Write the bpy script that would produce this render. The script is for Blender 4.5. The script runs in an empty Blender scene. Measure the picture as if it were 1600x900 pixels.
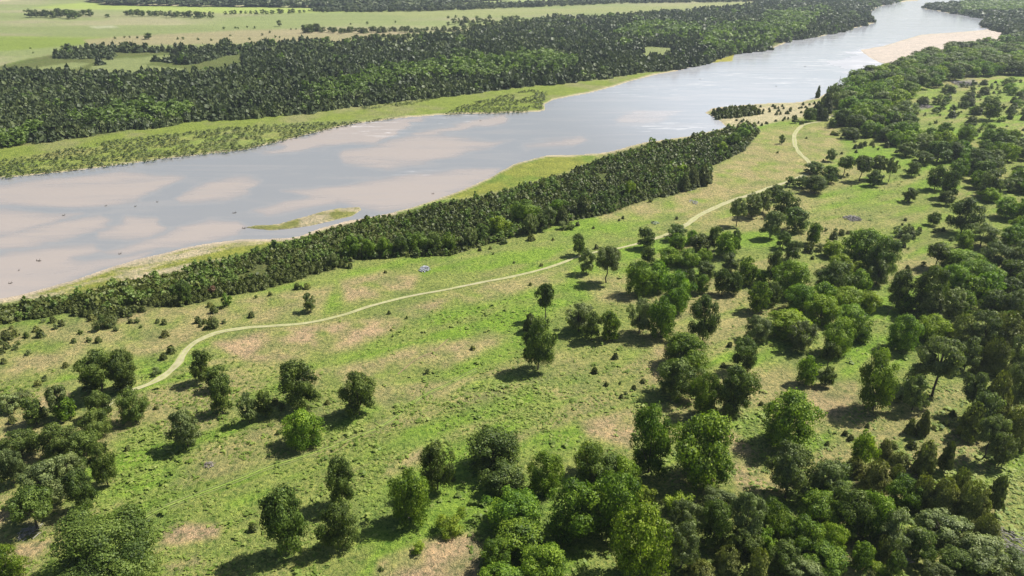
import bpy, math, random
import numpy as np
random.seed(7); RNG = np.random.default_rng(7)
scene = bpy.context.scene
R = math.radians

# ------------------------------------------------------------------ camera
CAM_H, PITCH, FPX = 72.0, 25.3, 1100.0          # metres, degrees below the horizon, focal length for a 1600 px wide frame
cam_d = bpy.data.cameras.new("camera"); cam = bpy.data.objects.new("camera", cam_d)
scene.collection.objects.link(cam); scene.camera = cam
cam.location = (0, 0, CAM_H); cam.rotation_euler = (R(90 - PITCH), 0, 0)
cam_d.sensor_width = 36; cam_d.lens = FPX / 1600 * 36
cam_d.clip_start = 1; cam_d.clip_end = 40000

# ------------------------------------------------------------------ sky and sun
SUN_EL, SUN_AZ = 53.0, 68.0                      # azimuth clockwise from the view direction (+Y)
world = bpy.data.worlds.new("World"); scene.world = world; world.use_nodes = True
wn = world.node_tree.nodes; wl = world.node_tree.links
sky = wn.new("ShaderNodeTexSky"); sky.sky_type = 'NISHITA'; sky.sun_disc = False
sky.sun_elevation = R(SUN_EL); sky.sun_rotation = R(SUN_AZ)
sky.air_density = 1.2; sky.dust_density = 1.5; sky.ozone_density = 1.5
wl.new(sky.outputs[0], wn["Background"].inputs[0]); wn["Background"].inputs[1].default_value = 0.05
sd = bpy.data.lights.new("sun", 'SUN'); sd.energy = 5.0; sd.angle = R(0.5); sd.color = (1, 0.955, 0.88)
sun = bpy.data.objects.new("sun", sd); scene.collection.objects.link(sun)
sun.rotation_euler = (R(90 - SUN_EL), 0, R(180 - SUN_AZ)); sun.location = (0, 0, 200)
scene.view_settings.view_transform = 'Standard'; scene.view_settings.look = 'None'
scene.view_settings.exposure = 0.85; scene.view_settings.gamma = 1

# ------------------------------------------------------------------ maths helpers
TP = R(PITCH)
def rays(px, py):
    """world direction of the view ray through a point of the 1600x900 frame (used once, to survey the land)"""
    u = (np.asarray(px, float) - 800) / FPX; v = (450 - np.asarray(py, float)) / FPX
    return u, math.cos(TP) + v * math.sin(TP), -math.sin(TP) + v * math.cos(TP)
def hit(px, py, z=0.0):
    dx, dy, dz = rays(px, py); t = (z - CAM_H) / dz
    return dx * t, dy * t
def proj(x, y, z=0.0):
    x = np.asarray(x, float); y = np.asarray(y, float); zz = z - CAM_H
    d = y * math.cos(TP) - zz * math.sin(TP); up = y * math.sin(TP) + zz * math.cos(TP)
    return 800 + FPX * x / d, 450 - FPX * up / d
def pxm(py):                                     # pixels per metre and depression at a ground row
    dx, dy, dz = rays(800, py); t = -CAM_H / dz
    return FPX / t, math.atan2(-dz, dy)
def inpoly(x, y, P):
    x = np.asarray(x, float); y = np.asarray(y, float); c = np.zeros(x.shape, bool)
    n = len(P)
    for i in range(n):
        x1, y1 = P[i]; x2, y2 = P[(i + 1) % n]
        if y1 == y2: continue
        m = ((y1 > y) != (y2 > y)) & (x < (x2 - x1) * (y - y1) / (y2 - y1) + x1)
        c ^= m
    return c
def sdf(x, y, P, closed=True):
    x = np.asarray(x, float); y = np.asarray(y, float); d = np.full(x.shape, 1e18); n = len(P)
    for i in range(n if closed else n - 1):
        x1, y1 = P[i]; x2, y2 = P[(i + 1) % n]; ex, ey = x2 - x1, y2 - y1
        t = np.clip(((x - x1) * ex + (y - y1) * ey) / (ex * ex + ey * ey + 1e-9), 0, 1)
        d = np.minimum(d, (x - x1 - t * ex) ** 2 + (y - y1 - t * ey) ** 2)
    d = np.sqrt(d)
    return np.where(inpoly(x, y, P), d, -d) if closed else d
def vnoise(x, y, s=0):
    x = np.asarray(x, float) + 1000.3 * (s + 1); y = np.asarray(y, float) + 517.7 * (s + 1)
    xi = np.floor(x).astype(np.int64); yi = np.floor(y).astype(np.int64); fx = x - xi; fy = y - yi
    def h(a, b):
        n = (a * 374761393 + b * 668265263 + s * 974634777) & 0xffffffff
        n = ((n ^ (n >> 13)) * 1274126177) & 0xffffffff
        return ((n ^ (n >> 16)) & 0xffff) / 65535.0
    fx = fx * fx * (3 - 2 * fx); fy = fy * fy * (3 - 2 * fy)
    return (h(xi, yi) * (1 - fx) + h(xi + 1, yi) * fx) * (1 - fy) + (h(xi, yi + 1) * (1 - fx) + h(xi + 1, yi + 1) * fx) * fy
def fbm(x, y, s=0, o=4):
    a = 0; w = 0.5; t = 0
    for k in range(o):
        a = a + w * vnoise(x * 2 ** k, y * 2 ** k, s + k); t += w; w *= .55
    return a / t
def sstep(a, b, x):
    t = np.clip((x - a) / (b - a), 0, 1); return t * t * (3 - 2 * t)

# ------------------------------------------------------------------ surveyed outlines (frame coordinates of points on the ground)
FAR_BANK = [(-900, 372), (-400, 322), (0, 277), (50, 273), (100, 268), (150, 262), (200, 255), (290, 243), (380, 234), (430, 222), (470, 212), (500, 204), (560, 192),
            (600, 187), (640, 182), (700, 178.5), (740, 177), (790, 176), (840, 174), (851, 172), (850, 163), (862, 156), (880, 152), (920, 145), (960, 134), (990, 125), (1020, 117),
            (1066, 108), (1103, 98), (1143, 95), (1148, 82), (1175, 79), (1200, 77), (1214, 72), (1243, 60), (1280, 57), (1316, 47), (1345, 41), (1366, 35),
            (1364, 29), (1352, 22), (1372, 10), (1402, 3), (1436, 0), (1470, -14), (1530, -30)]
NEAR_BANK = [(1700, -30), (1600, -12), (1540, -3), (1500, 4), (1470, 8), (1446, 10), (1444, 13), (1470, 17), (1483, 20), (1512, 24), (1547, 28), (1536, 37), (1533, 43), (1556, 45), (1570, 51),
             (1566, 60), (1533, 67), (1510, 72), (1450, 82), (1410, 92), (1403, 107), (1373, 112), (1333, 124), (1318, 132), (1300, 140), (1280, 153), (1250, 160), (1215, 162),
             (1176, 163), (1113, 170), (1103, 176), (1116, 182), (1128, 190), (1137, 199), (1110, 206), (1086, 212), (1066, 215), (1011, 222), (960, 236), (934, 241),
             (885, 243), (854, 244), (811, 254), (783, 268), (768, 278), (721, 297), (700, 306), (640, 326), (590, 338), (568, 342), (547, 345), (500, 358), (470, 369), (444, 373),
             (400, 374), (377, 375), (327, 381), (284, 389), (250, 398), (214, 406), (180, 417), (150, 427), (110, 440), (67, 452), (30, 462), (0, 468), (-400, 570), (-900, 700)]
RIVER = FAR_BANK + NEAR_BANK
ISLET = [(378, 356), (400, 352), (434, 350), (460, 343), (490, 334), (530, 325), (560, 323), (565, 328), (550, 338), (520, 345), (484, 353), (450, 358), (420, 360)]
BARS = [[(-60, 327), (0, 327), (83, 332), (133, 333), (67, 353), (33, 367), (-60, 372)],
        [(-60, 375), (0, 370), (60, 357), (133, 340), (167, 337), (173, 343), (147, 358), (100, 372), (43, 387), (-60, 400)],
        [(143, 362), (187, 350), (200, 338), (243, 340), (253, 357), (227, 370), (187, 375), (143, 373)],
        [(233, 372), (277, 353), (333, 343), (383, 347), (387, 355), (373, 367), (327, 377), (273, 387), (187, 397), (143, 393)],
        [(-60, 405), (0, 400), (67, 387), (127, 383), (140, 390), (104, 403), (130, 409), (180, 402), (240, 394), (214, 408), (120, 440), (0, 475), (-60, 480)],
        [(-60, 288), (0, 285), (120, 275), (190, 270), (290, 278), (250, 300), (217, 313), (133, 323), (0, 318), (-60, 318)],
        [(285, 302), (330, 285), (367, 277), (413, 283), (395, 302), (350, 312), (280, 315)],
        [(440, 226), (534, 195), (584, 188), (660, 180), (634, 200), (607, 217), (584, 223), (534, 223), (470, 234), (400, 240)],
        [(644, 213), (677, 203), (747, 187), (804, 180), (790, 192), (734, 200), (667, 213)],
        [(534, 235), (667, 210), (790, 219), (767, 230), (720, 243), (667, 257), (617, 263), (534, 257)],
        [(450, 300), (564, 283), (640, 273), (747, 263), (785, 264), (774, 274), (721, 299), (640, 328), (600, 332), (540, 318), (480, 312)],
        [(400, 330), (440, 315), (520, 300), (560, 306), (500, 322), (430, 338)],
        [(817, 227), (917, 213), (901, 230), (834, 233)], [(990, 175), (1075, 172), (1040, 190), (960, 192)],
        [(1290, 100), (1345, 75), (1440, 60), (1570, 40), (1575, 70), (1450, 95), (1350, 130)]]
SANDBAR = [(1344, 78), (1380, 72), (1410, 63), (1440, 54), (1500, 50), (1535, 47), (1560, 44), (1572, 50), (1566, 62), (1533, 69), (1510, 75), (1450, 84), (1412, 94), (1405, 104), (1375, 98), (1356, 88)]
FLAT_NEAR = [(-400, 545), (0, 467), (67, 448), (150, 424), (214, 401), (284, 387), (327, 380), (377, 373), (444, 372), (470, 368), (450, 377), (367, 399), (310, 418), (240, 431), (200, 440),
             (133, 453), (67, 464), (0, 475), (-400, 570)]
FLAT_MID = [(690, 310), (721, 297), (768, 277), (783, 267), (811, 254), (854, 243), (934, 240), (925, 252), (880, 272), (820, 290), (760, 304), (720, 312)]
THICKET = [(-300, 560), (0, 477), (67, 468), (133, 457), (200, 443), (240, 433), (310, 420), (367, 402), (420, 386), (450, 379), (494, 364), (534, 352), (575, 344), (640, 329), (700, 314), (760, 305),
           (820, 291), (880, 273), (925, 255), (960, 241), (1011, 226), (1068, 217), (1086, 213), (1137, 202), (1180, 197), (1184, 209), (1163, 235), (1133, 249), (1108, 262), (1112, 286),
           (1068, 300), (1001, 315), (948, 335), (868, 348), (834, 360), (788, 376), (734, 390), (701, 400), (634, 402), (554, 405), (534, 418), (500, 426), (460, 440), (400, 456), (347, 463),
           (300, 476), (254, 480), (200, 493), (177, 505), (100, 490), (67, 498), (0, 505), (-300, 600)]
PENINSULA = [(1113, 171), (1176, 165), (1250, 162), (1285, 158), (1290, 172), (1262, 182), (1225, 187), (1190, 196), (1145, 200), (1128, 190), (1116, 182)]
FAR_WOOD = [(-500, 265), (0, 231), (67, 223), (143, 214), (200, 204), (267, 198), (300, 189), (367, 188), (434, 181), (500, 176), (534, 168), (634, 156), (734, 146), (834, 134), (934, 123), (1001, 112), (1040, 109), (1100, 99),
            (1146, 83), (1200, 76), (1243, 61), (1316, 48), (1364, 35), (1352, 21), (1370, 9), (1400, 3), (1380, -6), (1253, 0), (1150, 13), (1066, 20), (961, 30), (901, 32), (868, 30), (834, 38),
            (790, 45), (734, 50), (740, 57), (670, 60), (640, 66), (534, 68), (467, 66), (400, 72), (347, 70), (334, 80), (200, 77), (110, 80), (43, 92), (0, 103), (-500, 125)]
CLEARINGS = [[(143, 103), (200, 98), (250, 104), (287, 107), (283, 114), (240, 117), (173, 123), (140, 112)], [(40, 108), (110, 98), (140, 99), (120, 107), (70, 113), (30, 114)],
             [(205, 91), (260, 86), (343, 86), (330, 91), (240, 96)], [(383, 83), (467, 82), (470, 87), (400, 88)], [(984, 76), (1010, 73), (1051, 74), (1055, 86), (1035, 90), (1001, 90), (1006, 82)],
             [(150, 96), (200, 90), (240, 95), (230, 100), (160, 101)], [(600, 56), (700, 49), (735, 52), (732, 56), (640, 61), (560, 68), (555, 63)]]
GRASS_STRIP = [(-500, 265), (0, 231), (143, 214), (300, 189), (434, 181), (534, 168), (734, 146), (934, 123), (1040, 109), (1103, 98), (1020, 117), (960, 134), (880, 152), (850, 163), (851, 174), (700, 179), (640, 183),
               (500, 205), (380, 235), (200, 256), (0, 278), (-500, 330)]
SHRUB_FLAT = [[(-300, 282), (0, 250), (160, 224), (170, 220), (347, 200), (450, 192), (560, 186), (640, 179), (560, 190), (500, 202), (430, 220), (380, 232), (290, 241), (200, 253), (100, 265), (0, 275), (-300, 300)],
              [(690, 176), (720, 163), (780, 150), (830, 140), (856, 142), (850, 158), (848, 170), (800, 174)], [(560, 166), (640, 157), (690, 151), (640, 162), (570, 169)]]
WET_PATCH = [(1104, 98), (1118, 92), (1143, 83), (1150, 86), (1143, 96), (1110, 100)]
TRACK = [(160, 640), (180, 624), (205, 611), (240, 597), (262, 583), (278, 568), (290, 550), (308, 533), (345, 519), (400, 511), (470, 506), (530, 494), (580, 478), (640, 463), (700, 452), (760, 440), (820, 428), (870, 414), (901, 402),
         (935, 393), (985, 384), (1041, 367), (1071, 352), (1096, 335), (1139, 315), (1175, 303), (1213, 290), (1240, 281), (1266, 268), (1263, 252), (1250, 240), (1243, 228), (1241, 216), (1243, 207), (1256, 195), (1280, 190),
         (1300, 181), (1318, 168), (1325, 158)]
W_RIVER = [hit(a, b, -1.5) for a, b in RIVER]

def spl(P, n=10):
    out = []
    for i in range(len(P) - 1):
        p0 = P[max(i - 1, 0)]; p1 = P[i]; p2 = P[i + 1]; p3 = P[min(i + 2, len(P) - 1)]
        for k in range(n):
            t = k / n
            out.append(tuple(0.5 * (2 * p1[j] + (p2[j] - p0[j]) * t + (2 * p0[j] - 5 * p1[j] + 4 * p2[j] - p3[j]) * t * t + (3 * p1[j] - p0[j] - 3 * p2[j] + p3[j]) * t ** 3) for j in (0, 1)))
    out.append(P[-1]); return out

def wob(px, py):                                 # the irregular wander of every natural edge, about a metre
    x, y = hit(px, np.maximum(py, -62), 0); q = 4 * np.exp(-np.hypot(x, y) / 900)
    return px + q * 1.3 * (fbm(x / 9, y / 9, 31, 3) - .5), py + q * .7 * (fbm(x / 7, y / 7, 37, 3) - .5)
def height(px, py):
    """land height at a surveyed point: meadow terrace 0, water level -1.5"""
    px = np.asarray(px, float); py = np.asarray(py, float)
    ax, ay = wob(px, py)
    d = -sdf(ax, ay, RIVER)                      # + on land
    di = sdf(ax, ay, ISLET)
    ds = sdf(ax, ay, SANDBAR)
    x, y = hit(px, np.maximum(py, -64), 0)
    land = -1.38 + 0.3 * sstep(0, 6, d) + 1.08 * sstep(8, 45, d)
    land = land + (fbm(x / 22, y / 22, 3, 3) - .5) * 0.9 * sstep(10, 60, d) + (fbm(x / 3.5, y / 3.5, 9, 2) - .5) * 0.16 * sstep(4, 20, d) * np.exp(-y / 400)
    h = np.where(d > 0, land, -1.5 - 0.6 * sstep(0, 8, -d))
    h = np.where(di > -1.5, np.maximum(h, -1.5 + 0.08 * np.clip(di, -1.5, 3)), h)
    h = np.where(ds > -3, np.maximum(h, -1.5 + 0.06 * np.clip(ds, -3, 3)), h)
    return h
def ground(px, py):
    h = float(height(np.array([px]), np.array([py]))[0]); x, y = hit(px, py, h); return float(x), float(y), h

# ------------------------------------------------------------------ material helpers
def mat(name, rough=.9, spec=.2):
    m = bpy.data.materials.new(name); m.use_nodes = True; b = m.node_tree.nodes["Principled BSDF"]
    b.inputs["Roughness"].default_value = rough; b.inputs["Specular IOR Level"].default_value = spec
    return m, m.node_tree.nodes, m.node_tree.links, b
def nnode(n, l, scale, detail=6, rough=.6, coord=None, dist=0):
    t = n.new("ShaderNodeTexNoise"); t.inputs["Scale"].default_value = scale; t.inputs["Detail"].default_value = detail
    t.inputs["Roughness"].default_value = rough; t.inputs["Distortion"].default_value = dist
    if coord is not None: l.new(coord, t.inputs["Vector"])
    return t.outputs["Fac"]
def ramp(n, l, fac, stops):
    r = n.new("ShaderNodeValToRGB"); e = r.color_ramp.elements
    while len(e) < len(stops): e.new(.5)
    for k, (p, c) in enumerate(stops):
        e[k].position = p; e[k].color = (*c, 1) if len(c) == 3 else c
    l.new(fac, r.inputs[0]); return r.outputs[0]
def mixc(n, l, fac, a, b, mode='MIX'):
    m = n.new("ShaderNodeMix"); m.data_type = 'RGBA'; m.blend_type = mode
    for s, v in ((0, fac), (6, a), (7, b)):
        if isinstance(v, (int, float)): m.inputs[s].default_value = v
        elif isinstance(v, tuple): m.inputs[s].default_value = (*v, 1)
        else: l.new(v, m.inputs[s])
    return m.outputs[2]
def mth(n, l, op, a, b=0.0):
    m = n.new("ShaderNodeMath"); m.operation = op
    for s, v in ((0, a), (1, b)):
        if isinstance(v, (int, float)): m.inputs[s].default_value = v
        else: l.new(v, m.inputs[s])
    return m.outputs[0]
def attr(n, name):
    a = n.new("ShaderNodeAttribute"); a.attribute_name = name; return a
def objcoord(n):
    return n.new("ShaderNodeTexCoord").outputs["Object"]
def bump(n, l, b, h, strength, dist):
    bp = n.new("ShaderNodeBump"); bp.inputs["Strength"].default_value = strength; bp.inputs["Distance"].default_value = dist
    l.new(h, bp.inputs["Height"]); l.new(bp.outputs[0], b.inputs["Normal"])

def ground_mat():
    m, n, l, b = mat("grassland", .95, .1)
    co = objcoord(n); ca = attr(n, "Col").outputs["Color"]; g = attr(n, "grassy").outputs["Fac"]
    big = nnode(n, l, .22, 5, .65, co); mid = nnode(n, l, 1.3, 5, .7, co, .6); fine = nnode(n, l, 4.5, 4, .75, co)
    c = mixc(n, l, 1.0, ca, ramp(n, l, big, [(.3, (.78, .80, .80)), (.7, (1.18, 1.14, 1.1))]), 'MULTIPLY')
    c2 = mixc(n, l, 1.0, c, ramp(n, l, mid, [(.34, (.38, .52, .40)), (.5, (1, 1, 1)), (.68, (1.45, 1.34, 1.2))]), 'MULTIPLY')
    c2 = mixc(n, l, 1.0, c2, ramp(n, l, fine, [(.32, (.40, .50, .42)), (.5, (1, 1, 1)), (.70, (1.45, 1.38, 1.3))]), 'MULTIPLY')
    c = mixc(n, l, g, c, c2)
    l.new(c, b.inputs["Base Color"])
    hh = mth(n, l, 'ADD', mth(n, l, 'MULTIPLY', mid, 1.0), mth(n, l, 'MULTIPLY', fine, .45))
    bump(n, l, b, hh, 1.0, .75)
    return m
def leaf_mat(name, dark, mid, light, trans=.25, objvar=.35, huev=.03):
    m, n, l, b = mat(name, .55, .25)
    t = attr(n, "tone").outputs["Fac"]
    c = ramp(n, l, t, [(0, dark), (.5, mid), (1, light)])
    oi = n.new("ShaderNodeObjectInfo").outputs["Random"]
    hs = n.new("ShaderNodeHueSaturation")
    l.new(c, hs.inputs["Color"])
    l.new(mth(n, l, 'ADD', mth(n, l, 'MULTIPLY', oi, 2 * huev), .5 - huev), hs.inputs["Hue"])
    l.new(mth(n, l, 'ADD', mth(n, l, 'MULTIPLY', mth(n, l, 'FRACT', mth(n, l, 'MULTIPLY', oi, 7.31)), 2 * objvar), 1 - objvar), hs.inputs["Value"])
    c = hs.outputs[0]; l.new(c, b.inputs["Base Color"])
    tr = n.new("ShaderNodeBsdfTranslucent"); l.new(mixc(n, l, 1.0, c, (1.3, 1.5, .5), 'MULTIPLY'), tr.inputs[0])
    ms = n.new("ShaderNodeMixShader"); ms.inputs[0].default_value = trans
    l.new(b.outputs[0], ms.inputs[1]); l.new(tr.outputs[0], ms.inputs[2]); l.new(ms.outputs[0], n["Material Output"].inputs[0])
    return m
def plain_mat(name, a, c, scale=3, rough=.9, bs=.4, bd=.1):
    m, n, l, b = mat(name, rough, .2); co = objcoord(n); f = nnode(n, l, scale, 6, .65, co)
    l.new(ramp(n, l, f, [(.3, a), (.7, c)]), b.inputs["Base Color"]); bump(n, l, b, f, bs, bd); return m
M_GROUND = ground_mat()
LEAF = {'o': leaf_mat("dark oak leaves", (.032, .054, .010), (.080, .120, .020), (.180, .230, .045), .28, .22, .010),
        'g': leaf_mat("green leaves", (.042, .086, .008), (.118, .195, .015), (.245, .335, .030), .34, .2, .008),
        'p': leaf_mat("grey green oak leaves", (.060, .085, .027), (.138, .174, .054), (.245, .285, .105), .28, .18, .008),
        'y': leaf_mat("yellow green leaves", (.090, .140, .010), (.200, .275, .020), (.310, .380, .036), .36, .12, .008),
        'c': leaf_mat("cedar foliage", (.034, .050, .011), (.078, .100, .021), (.150, .168, .038), .18, .2, .010),
        'C': leaf_mat("olive cedar foliage", (.068, .082, .018), (.145, .162, .035), (.230, .236, .062), .25, .2, .010),
        'r': leaf_mat("rusty shrub foliage", (.07, .03, .018), (.12, .06, .03), (.16, .10, .05), .15)}
BARK = plain_mat("bark", (.045, .038, .03), (.13, .115, .095), 6)
DEADWOOD = plain_mat("weathered grey wood", (.16, .145, .13), (.42, .40, .37), 2.5)

# ------------------------------------------------------------------ mesh helpers
COL = scene.collection
def mesh_np(name, V, F, mats, attrs=None, smooth=False, k=4):
    V = np.ascontiguousarray(V, dtype=np.float32); F = np.ascontiguousarray(F, dtype=np.int32)
    me = bpy.data.meshes.new(name); me.vertices.add(len(V)); me.vertices.foreach_set("co", V.ravel())
    k = F.shape[1]; me.loops.add(F.size); me.loops.foreach_set("vertex_index", F.ravel())
    me.polygons.add(len(F)); me.polygons.foreach_set("loop_start", np.arange(0, F.size, k, dtype=np.int32))
    if smooth: me.polygons.foreach_set("use_smooth", np.ones(len(F), bool))
    for nm, (ty, a) in (attrs or {}).items():
        at = me.attributes.new(nm, ty, 'POINT')
        at.data.foreach_set("color" if ty == 'FLOAT_COLOR' else "value", np.ascontiguousarray(a, dtype=np.float32).ravel())
    for mm in (mats if isinstance(mats, (list, tuple)) else [mats]): me.materials.append(mm)
    me.update(calc_edges=True); me.validate(); return me
def link(name, me, parent=None, loc=None):
    o = bpy.data.objects.new(name, me); COL.objects.link(o)
    if parent: o.parent = parent
    if loc is not None: o.location = loc
    return o
def tag(o, label=None, cat=None, group=None, kind=None):
    if label: o["label"] = label
    if cat: o["category"] = cat
    if group: o["group"] = group
    if kind: o["kind"] = kind
    return o

# ------------------------------------------------------------------ land: one sheet, split by zone into ground / riverbank / far fields
def axis_x():
    a = list(np.arange(-60, 1661, 3.2)); a = [-60 - s for s in (6, 16, 30, 50, 80, 120, 180, 260, 380, 560, 850, 1400, 2600, 5000)][::-1] + a
    return np.array(a + [a[-1] + s for s in (6, 16, 30, 50, 80, 120, 180, 260, 380, 560, 850, 1400, 2600, 5000)])
def axis_y():
    a = [-68.2, -66.5, -64, -61, -57, -52, -46, -40, -34, -29, -24, -20, -16, -13, -10, -8] + list(np.arange(-6, 200, 1.6)) + list(np.arange(200, 420, 2.2)) + list(np.arange(420, 961, 3.2))
    return np.array(a + [970, 985, 1005, 1040, 1090, 1160, 1260, 1400, 1600, 2000, 2400])
DRY = [([(330, 535), (420, 515), (560, 500), (700, 465), (690, 480), (610, 515), (560, 540), (470, 562), (380, 565)], 1.), ([(-80, 520), (340, 470), (520, 445), (500, 495), (350, 514), (280, 555), (150, 560), (-80, 620)], .6),
       ([(534, 440), (600, 425), (655, 430), (640, 455), (540, 475)], .85), ([(590, 560), (650, 540), (740, 530), (720, 550), (650, 580), (590, 590)], .9), ([(430, 590), (560, 565), (720, 545), (760, 520), (800, 530), (700, 575), (520, 610)], .65), ([(700, 455), (830, 430), (900, 415), (880, 440), (760, 470), (680, 478)], .6), ([(590, 875), (660, 845), (740, 830), (760, 860), (740, 930), (560, 940)], .95),
       ([(250, 828), (290, 818), (345, 822), (340, 838), (285, 852), (252, 850)], 1.), ([(255, 885), (310, 868), (320, 880), (270, 892)], .8), ([(900, 660), (985, 640), (1000, 665), (985, 700), (920, 680)], .85),
       ([(1000, 640), (1090, 625), (1180, 700), (1200, 760), (1150, 780), (1140, 690), (1050, 660)], .7), ([(1250, 600), (1340, 595), (1345, 620), (1310, 660), (1270, 640)], .75), ([(1020, 540), (1050, 540), (1040, 600), (1015, 600)], .7),
       ([(1110, 265), (1200, 200), (1310, 195), (1320, 245), (1260, 290), (1180, 300), (1060, 340), (940, 345), (930, 330), (1050, 305)], .6), ([(60, 620), (110, 610), (120, 640), (90, 665), (60, 660)], .8),
       ([(-20, 800), (90, 790), (60, 820), (-20, 830)], .9), ([(20, 850), (90, 840), (60, 870), (20, 880)], .8), ([(210, 640), (350, 625), (370, 650), (310, 680), (240, 670)], .45), ([(605, 720), (660, 700), (668, 715), (600, 745)], .7),
       ([(830, 605), (870, 600), (890, 620), (850, 640)], .5), ([(1150, 700), (1230, 700), (1240, 780), (1180, 790)], .6), ([(1340, 720), (1400, 735), (1400, 770), (1330, 770)], .6), ([(1160, 575), (1240, 600), (1240, 640), (1160, 620)], .4),
       ([(900, 430), (1010, 430), (1000, 480), (930, 470)], .5), ([(150, 480), (330, 470), (300, 500), (160, 520)], .4), ([(1330, 590), (1400, 560), (1380, 540)], .5), ([(560, 600), (620, 600), (760, 585), (700, 620), (600, 640)], .5)]
LUSH = [([(640, 470), (760, 470), (870, 480), (840, 540), (740, 560), (640, 520), (560, 560), (480, 560)], .8), ([(534, 420), (640, 395), (760, 390), (880, 370), (900, 385), (800, 410), (660, 425), (560, 430)], .6),
        ([(170, 690), (240, 650), (290, 720), (260, 780), (190, 790)], .8), ([(380, 575), (480, 560), (600, 610), (560, 680), (420, 610)], .6), ([(930, 340), (1040, 320), (1070, 345), (990, 380), (900, 370)], .7),
        ([(1290, 235), (1400, 235), (1420, 260), (1300, 255)], 1.), ([(1280, 290), (1480, 270), (1500, 330), (1400, 400), (1300, 350), (1240, 370)], .55), ([(880, 400), (1000, 400), (980, 440), (880, 470)], .6), ([(350, 465), (460, 460), (530, 440), (560, 470), (480, 500), (350, 495)], .75),
        ([(215, 815), (330, 790), (420, 760), (430, 775), (300, 815), (230, 830)], .8), ([(470, 880), (620, 850), (640, 880), (560, 920), (440, 920)], .9), ([(540, 760), (700, 730), (720, 780), (620, 850), (500, 850)], .5),
        ([(800, 650), (900, 680), (930, 720), (850, 720)], .7), ([(1330, 520), (1390, 530), (1350, 600), (1300, 590)], .8), ([(130, 540), (260, 530), (240, 580), (190, 560)], .6), ([(-50, 580), (60, 570), (80, 600), (-50, 620)], .5),
        ([(1540, 300), (1640, 290), (1640, 330), (1560, 350)], 1.), ([(1560, 720), (1640, 700), (1640, 850), (1570, 820)], .5), ([(560, 700), (700, 650), (760, 640), (680, 700), (620, 730), (480, 790)], .6), ([(1240, 480), (1300, 560), (1240, 580), (1180, 560)], .4),
        ([(60, 870), (230, 850), (240, 930), (40, 930)], .6), ([(1380, 150), (1600, 120), (1600, 200), (1420, 200)], .35)]
gx, gy = axis_x(), axis_y(); NX, NY = len(gx), len(gy)
GX, GY = np.meshgrid(gx, gy); HZ = height(GX, GY); WX, WY = hit(GX, GY, HZ)
PXw, PYw = wob(GX, GY)
def patch(P, soft=12): return sstep(-soft, soft, sdf(PXw, PYw, P))
C3 = lambda *c: np.array(c, float)
n1 = fbm(WX / 16, WY / 16, 1, 4); n2 = fbm(WX / 5, WY / 5, 5, 3); n3 = fbm(WX / 40, WY / 30, 8, 3)
# streaks along the terrace, parallel to the river
th = math.radians(32); U = WX * math.cos(th) + WY * math.sin(th); Vv = -WX * math.sin(th) + WY * math.cos(th)
n4 = fbm(U / 30, Vv / 4.5, 12, 4)
lush = np.clip((n1 - .50) * 5 + (n4 - .5) * 5, 0, 1) * .7; dry = np.clip((n3 - .5) * 3 + (n2 - .5) * 1.2 + (n4 - .5) * -3, 0, 1) * .45
for P, w in LUSH: q = patch(P, 16) * w; lush = np.maximum(lush, q * np.clip(.6 + (n1 - .45) * 5 + (n4 - .5) * 4 + (n2 - .5) * 1.5, 0, 1)); dry = dry * (1 - q * .6)
for P, w in DRY: q = patch(P, 9) * w; dry = np.maximum(dry, q * np.clip(.75 + (n2 - .5) * 2.6, 0, 1)); lush = lush * (1 - q * .8)
def L(a, b, t): return a + (b - a) * t[..., None]
MEADOW_C, LUSH_C, DRY_C = C3(.205, .243, .068), C3(.162, .280, .030), C3(.385, .285, .175)
col = L(np.broadcast_to(MEADOW_C, GX.shape + (3,)), LUSH_C, lush); col = L(col, DRY_C, dry)
col = L(col, C3(.135, .185, .055), np.clip((fbm(WX / 9, WY / 9, 44, 3) - .56) * 5, 0, 1) * .5)
# woodland floor (leaf litter, low weeds)
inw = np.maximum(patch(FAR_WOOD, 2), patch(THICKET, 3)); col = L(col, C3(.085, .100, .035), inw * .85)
grassy = np.ones(GX.shape)
# far side: hay fields
far = -sdf(GX, GY, [(-9000, 300)] + [(-900, 372)] + FAR_BANK + [(9000, -60), (9000, 5000), (-9000, 5000)])
isfar = (far > 0) & (GY < 330) & (GX < 1500) | (GY < 0)
ff = (isfar & (inw < .5)).astype(float) * sstep(-40, 40, 200 - GY)
fieldc = L(np.broadcast_to(C3(.225, .265, .105), GX.shape + (3,)), C3(.30, .29, .165), np.clip((fbm(WX / 120, WY / 60, 21, 4) - .45) * 4, 0, 1))
for P, c, w in (([(-700, 57), (0, 56), (120, 58), (210, 59), (140, 68), (60, 76), (0, 80), (-700, 100)], C3(.20, .265, .050), .9),
                ([(130, 62), (190, 57), (380, 47), (560, 44), (680, 54), (620, 64), (400, 68), (260, 70), (140, 72)], C3(.33, .28, .17), .75),
                ([(50, 12), (130, 4), (230, 7), (420, 11), (560, 13), (640, 18), (360, 21), (190, 15), (100, 14)], C3(.30, .37, .095), .95),
                ([(560, 19), (900, 13), (1100, 5), (1300, 5), (1150, 11), (960, 18), (800, 25), (640, 27)], C3(.27, .29, .12), .7),
                ([(140, 42), (175, 40.6), (185, 42.5), (150, 44)], C3(.5, .48, .38), .7), ([(520, 0), (720, -8), (1400, -10), (1200, -1), (900, 2), (700, 5)], C3(.30, .36, .14), .9)):
    fieldc = L(fieldc, c, patch(P, 2.0) * w)
fl = fbm(WX / 500, WY / 14, 77, 3); fieldc = fieldc * .86 * (1 + (fl - .5) * .25)[..., None]
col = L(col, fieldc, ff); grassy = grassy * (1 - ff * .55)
clr = np.zeros(GX.shape)
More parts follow.
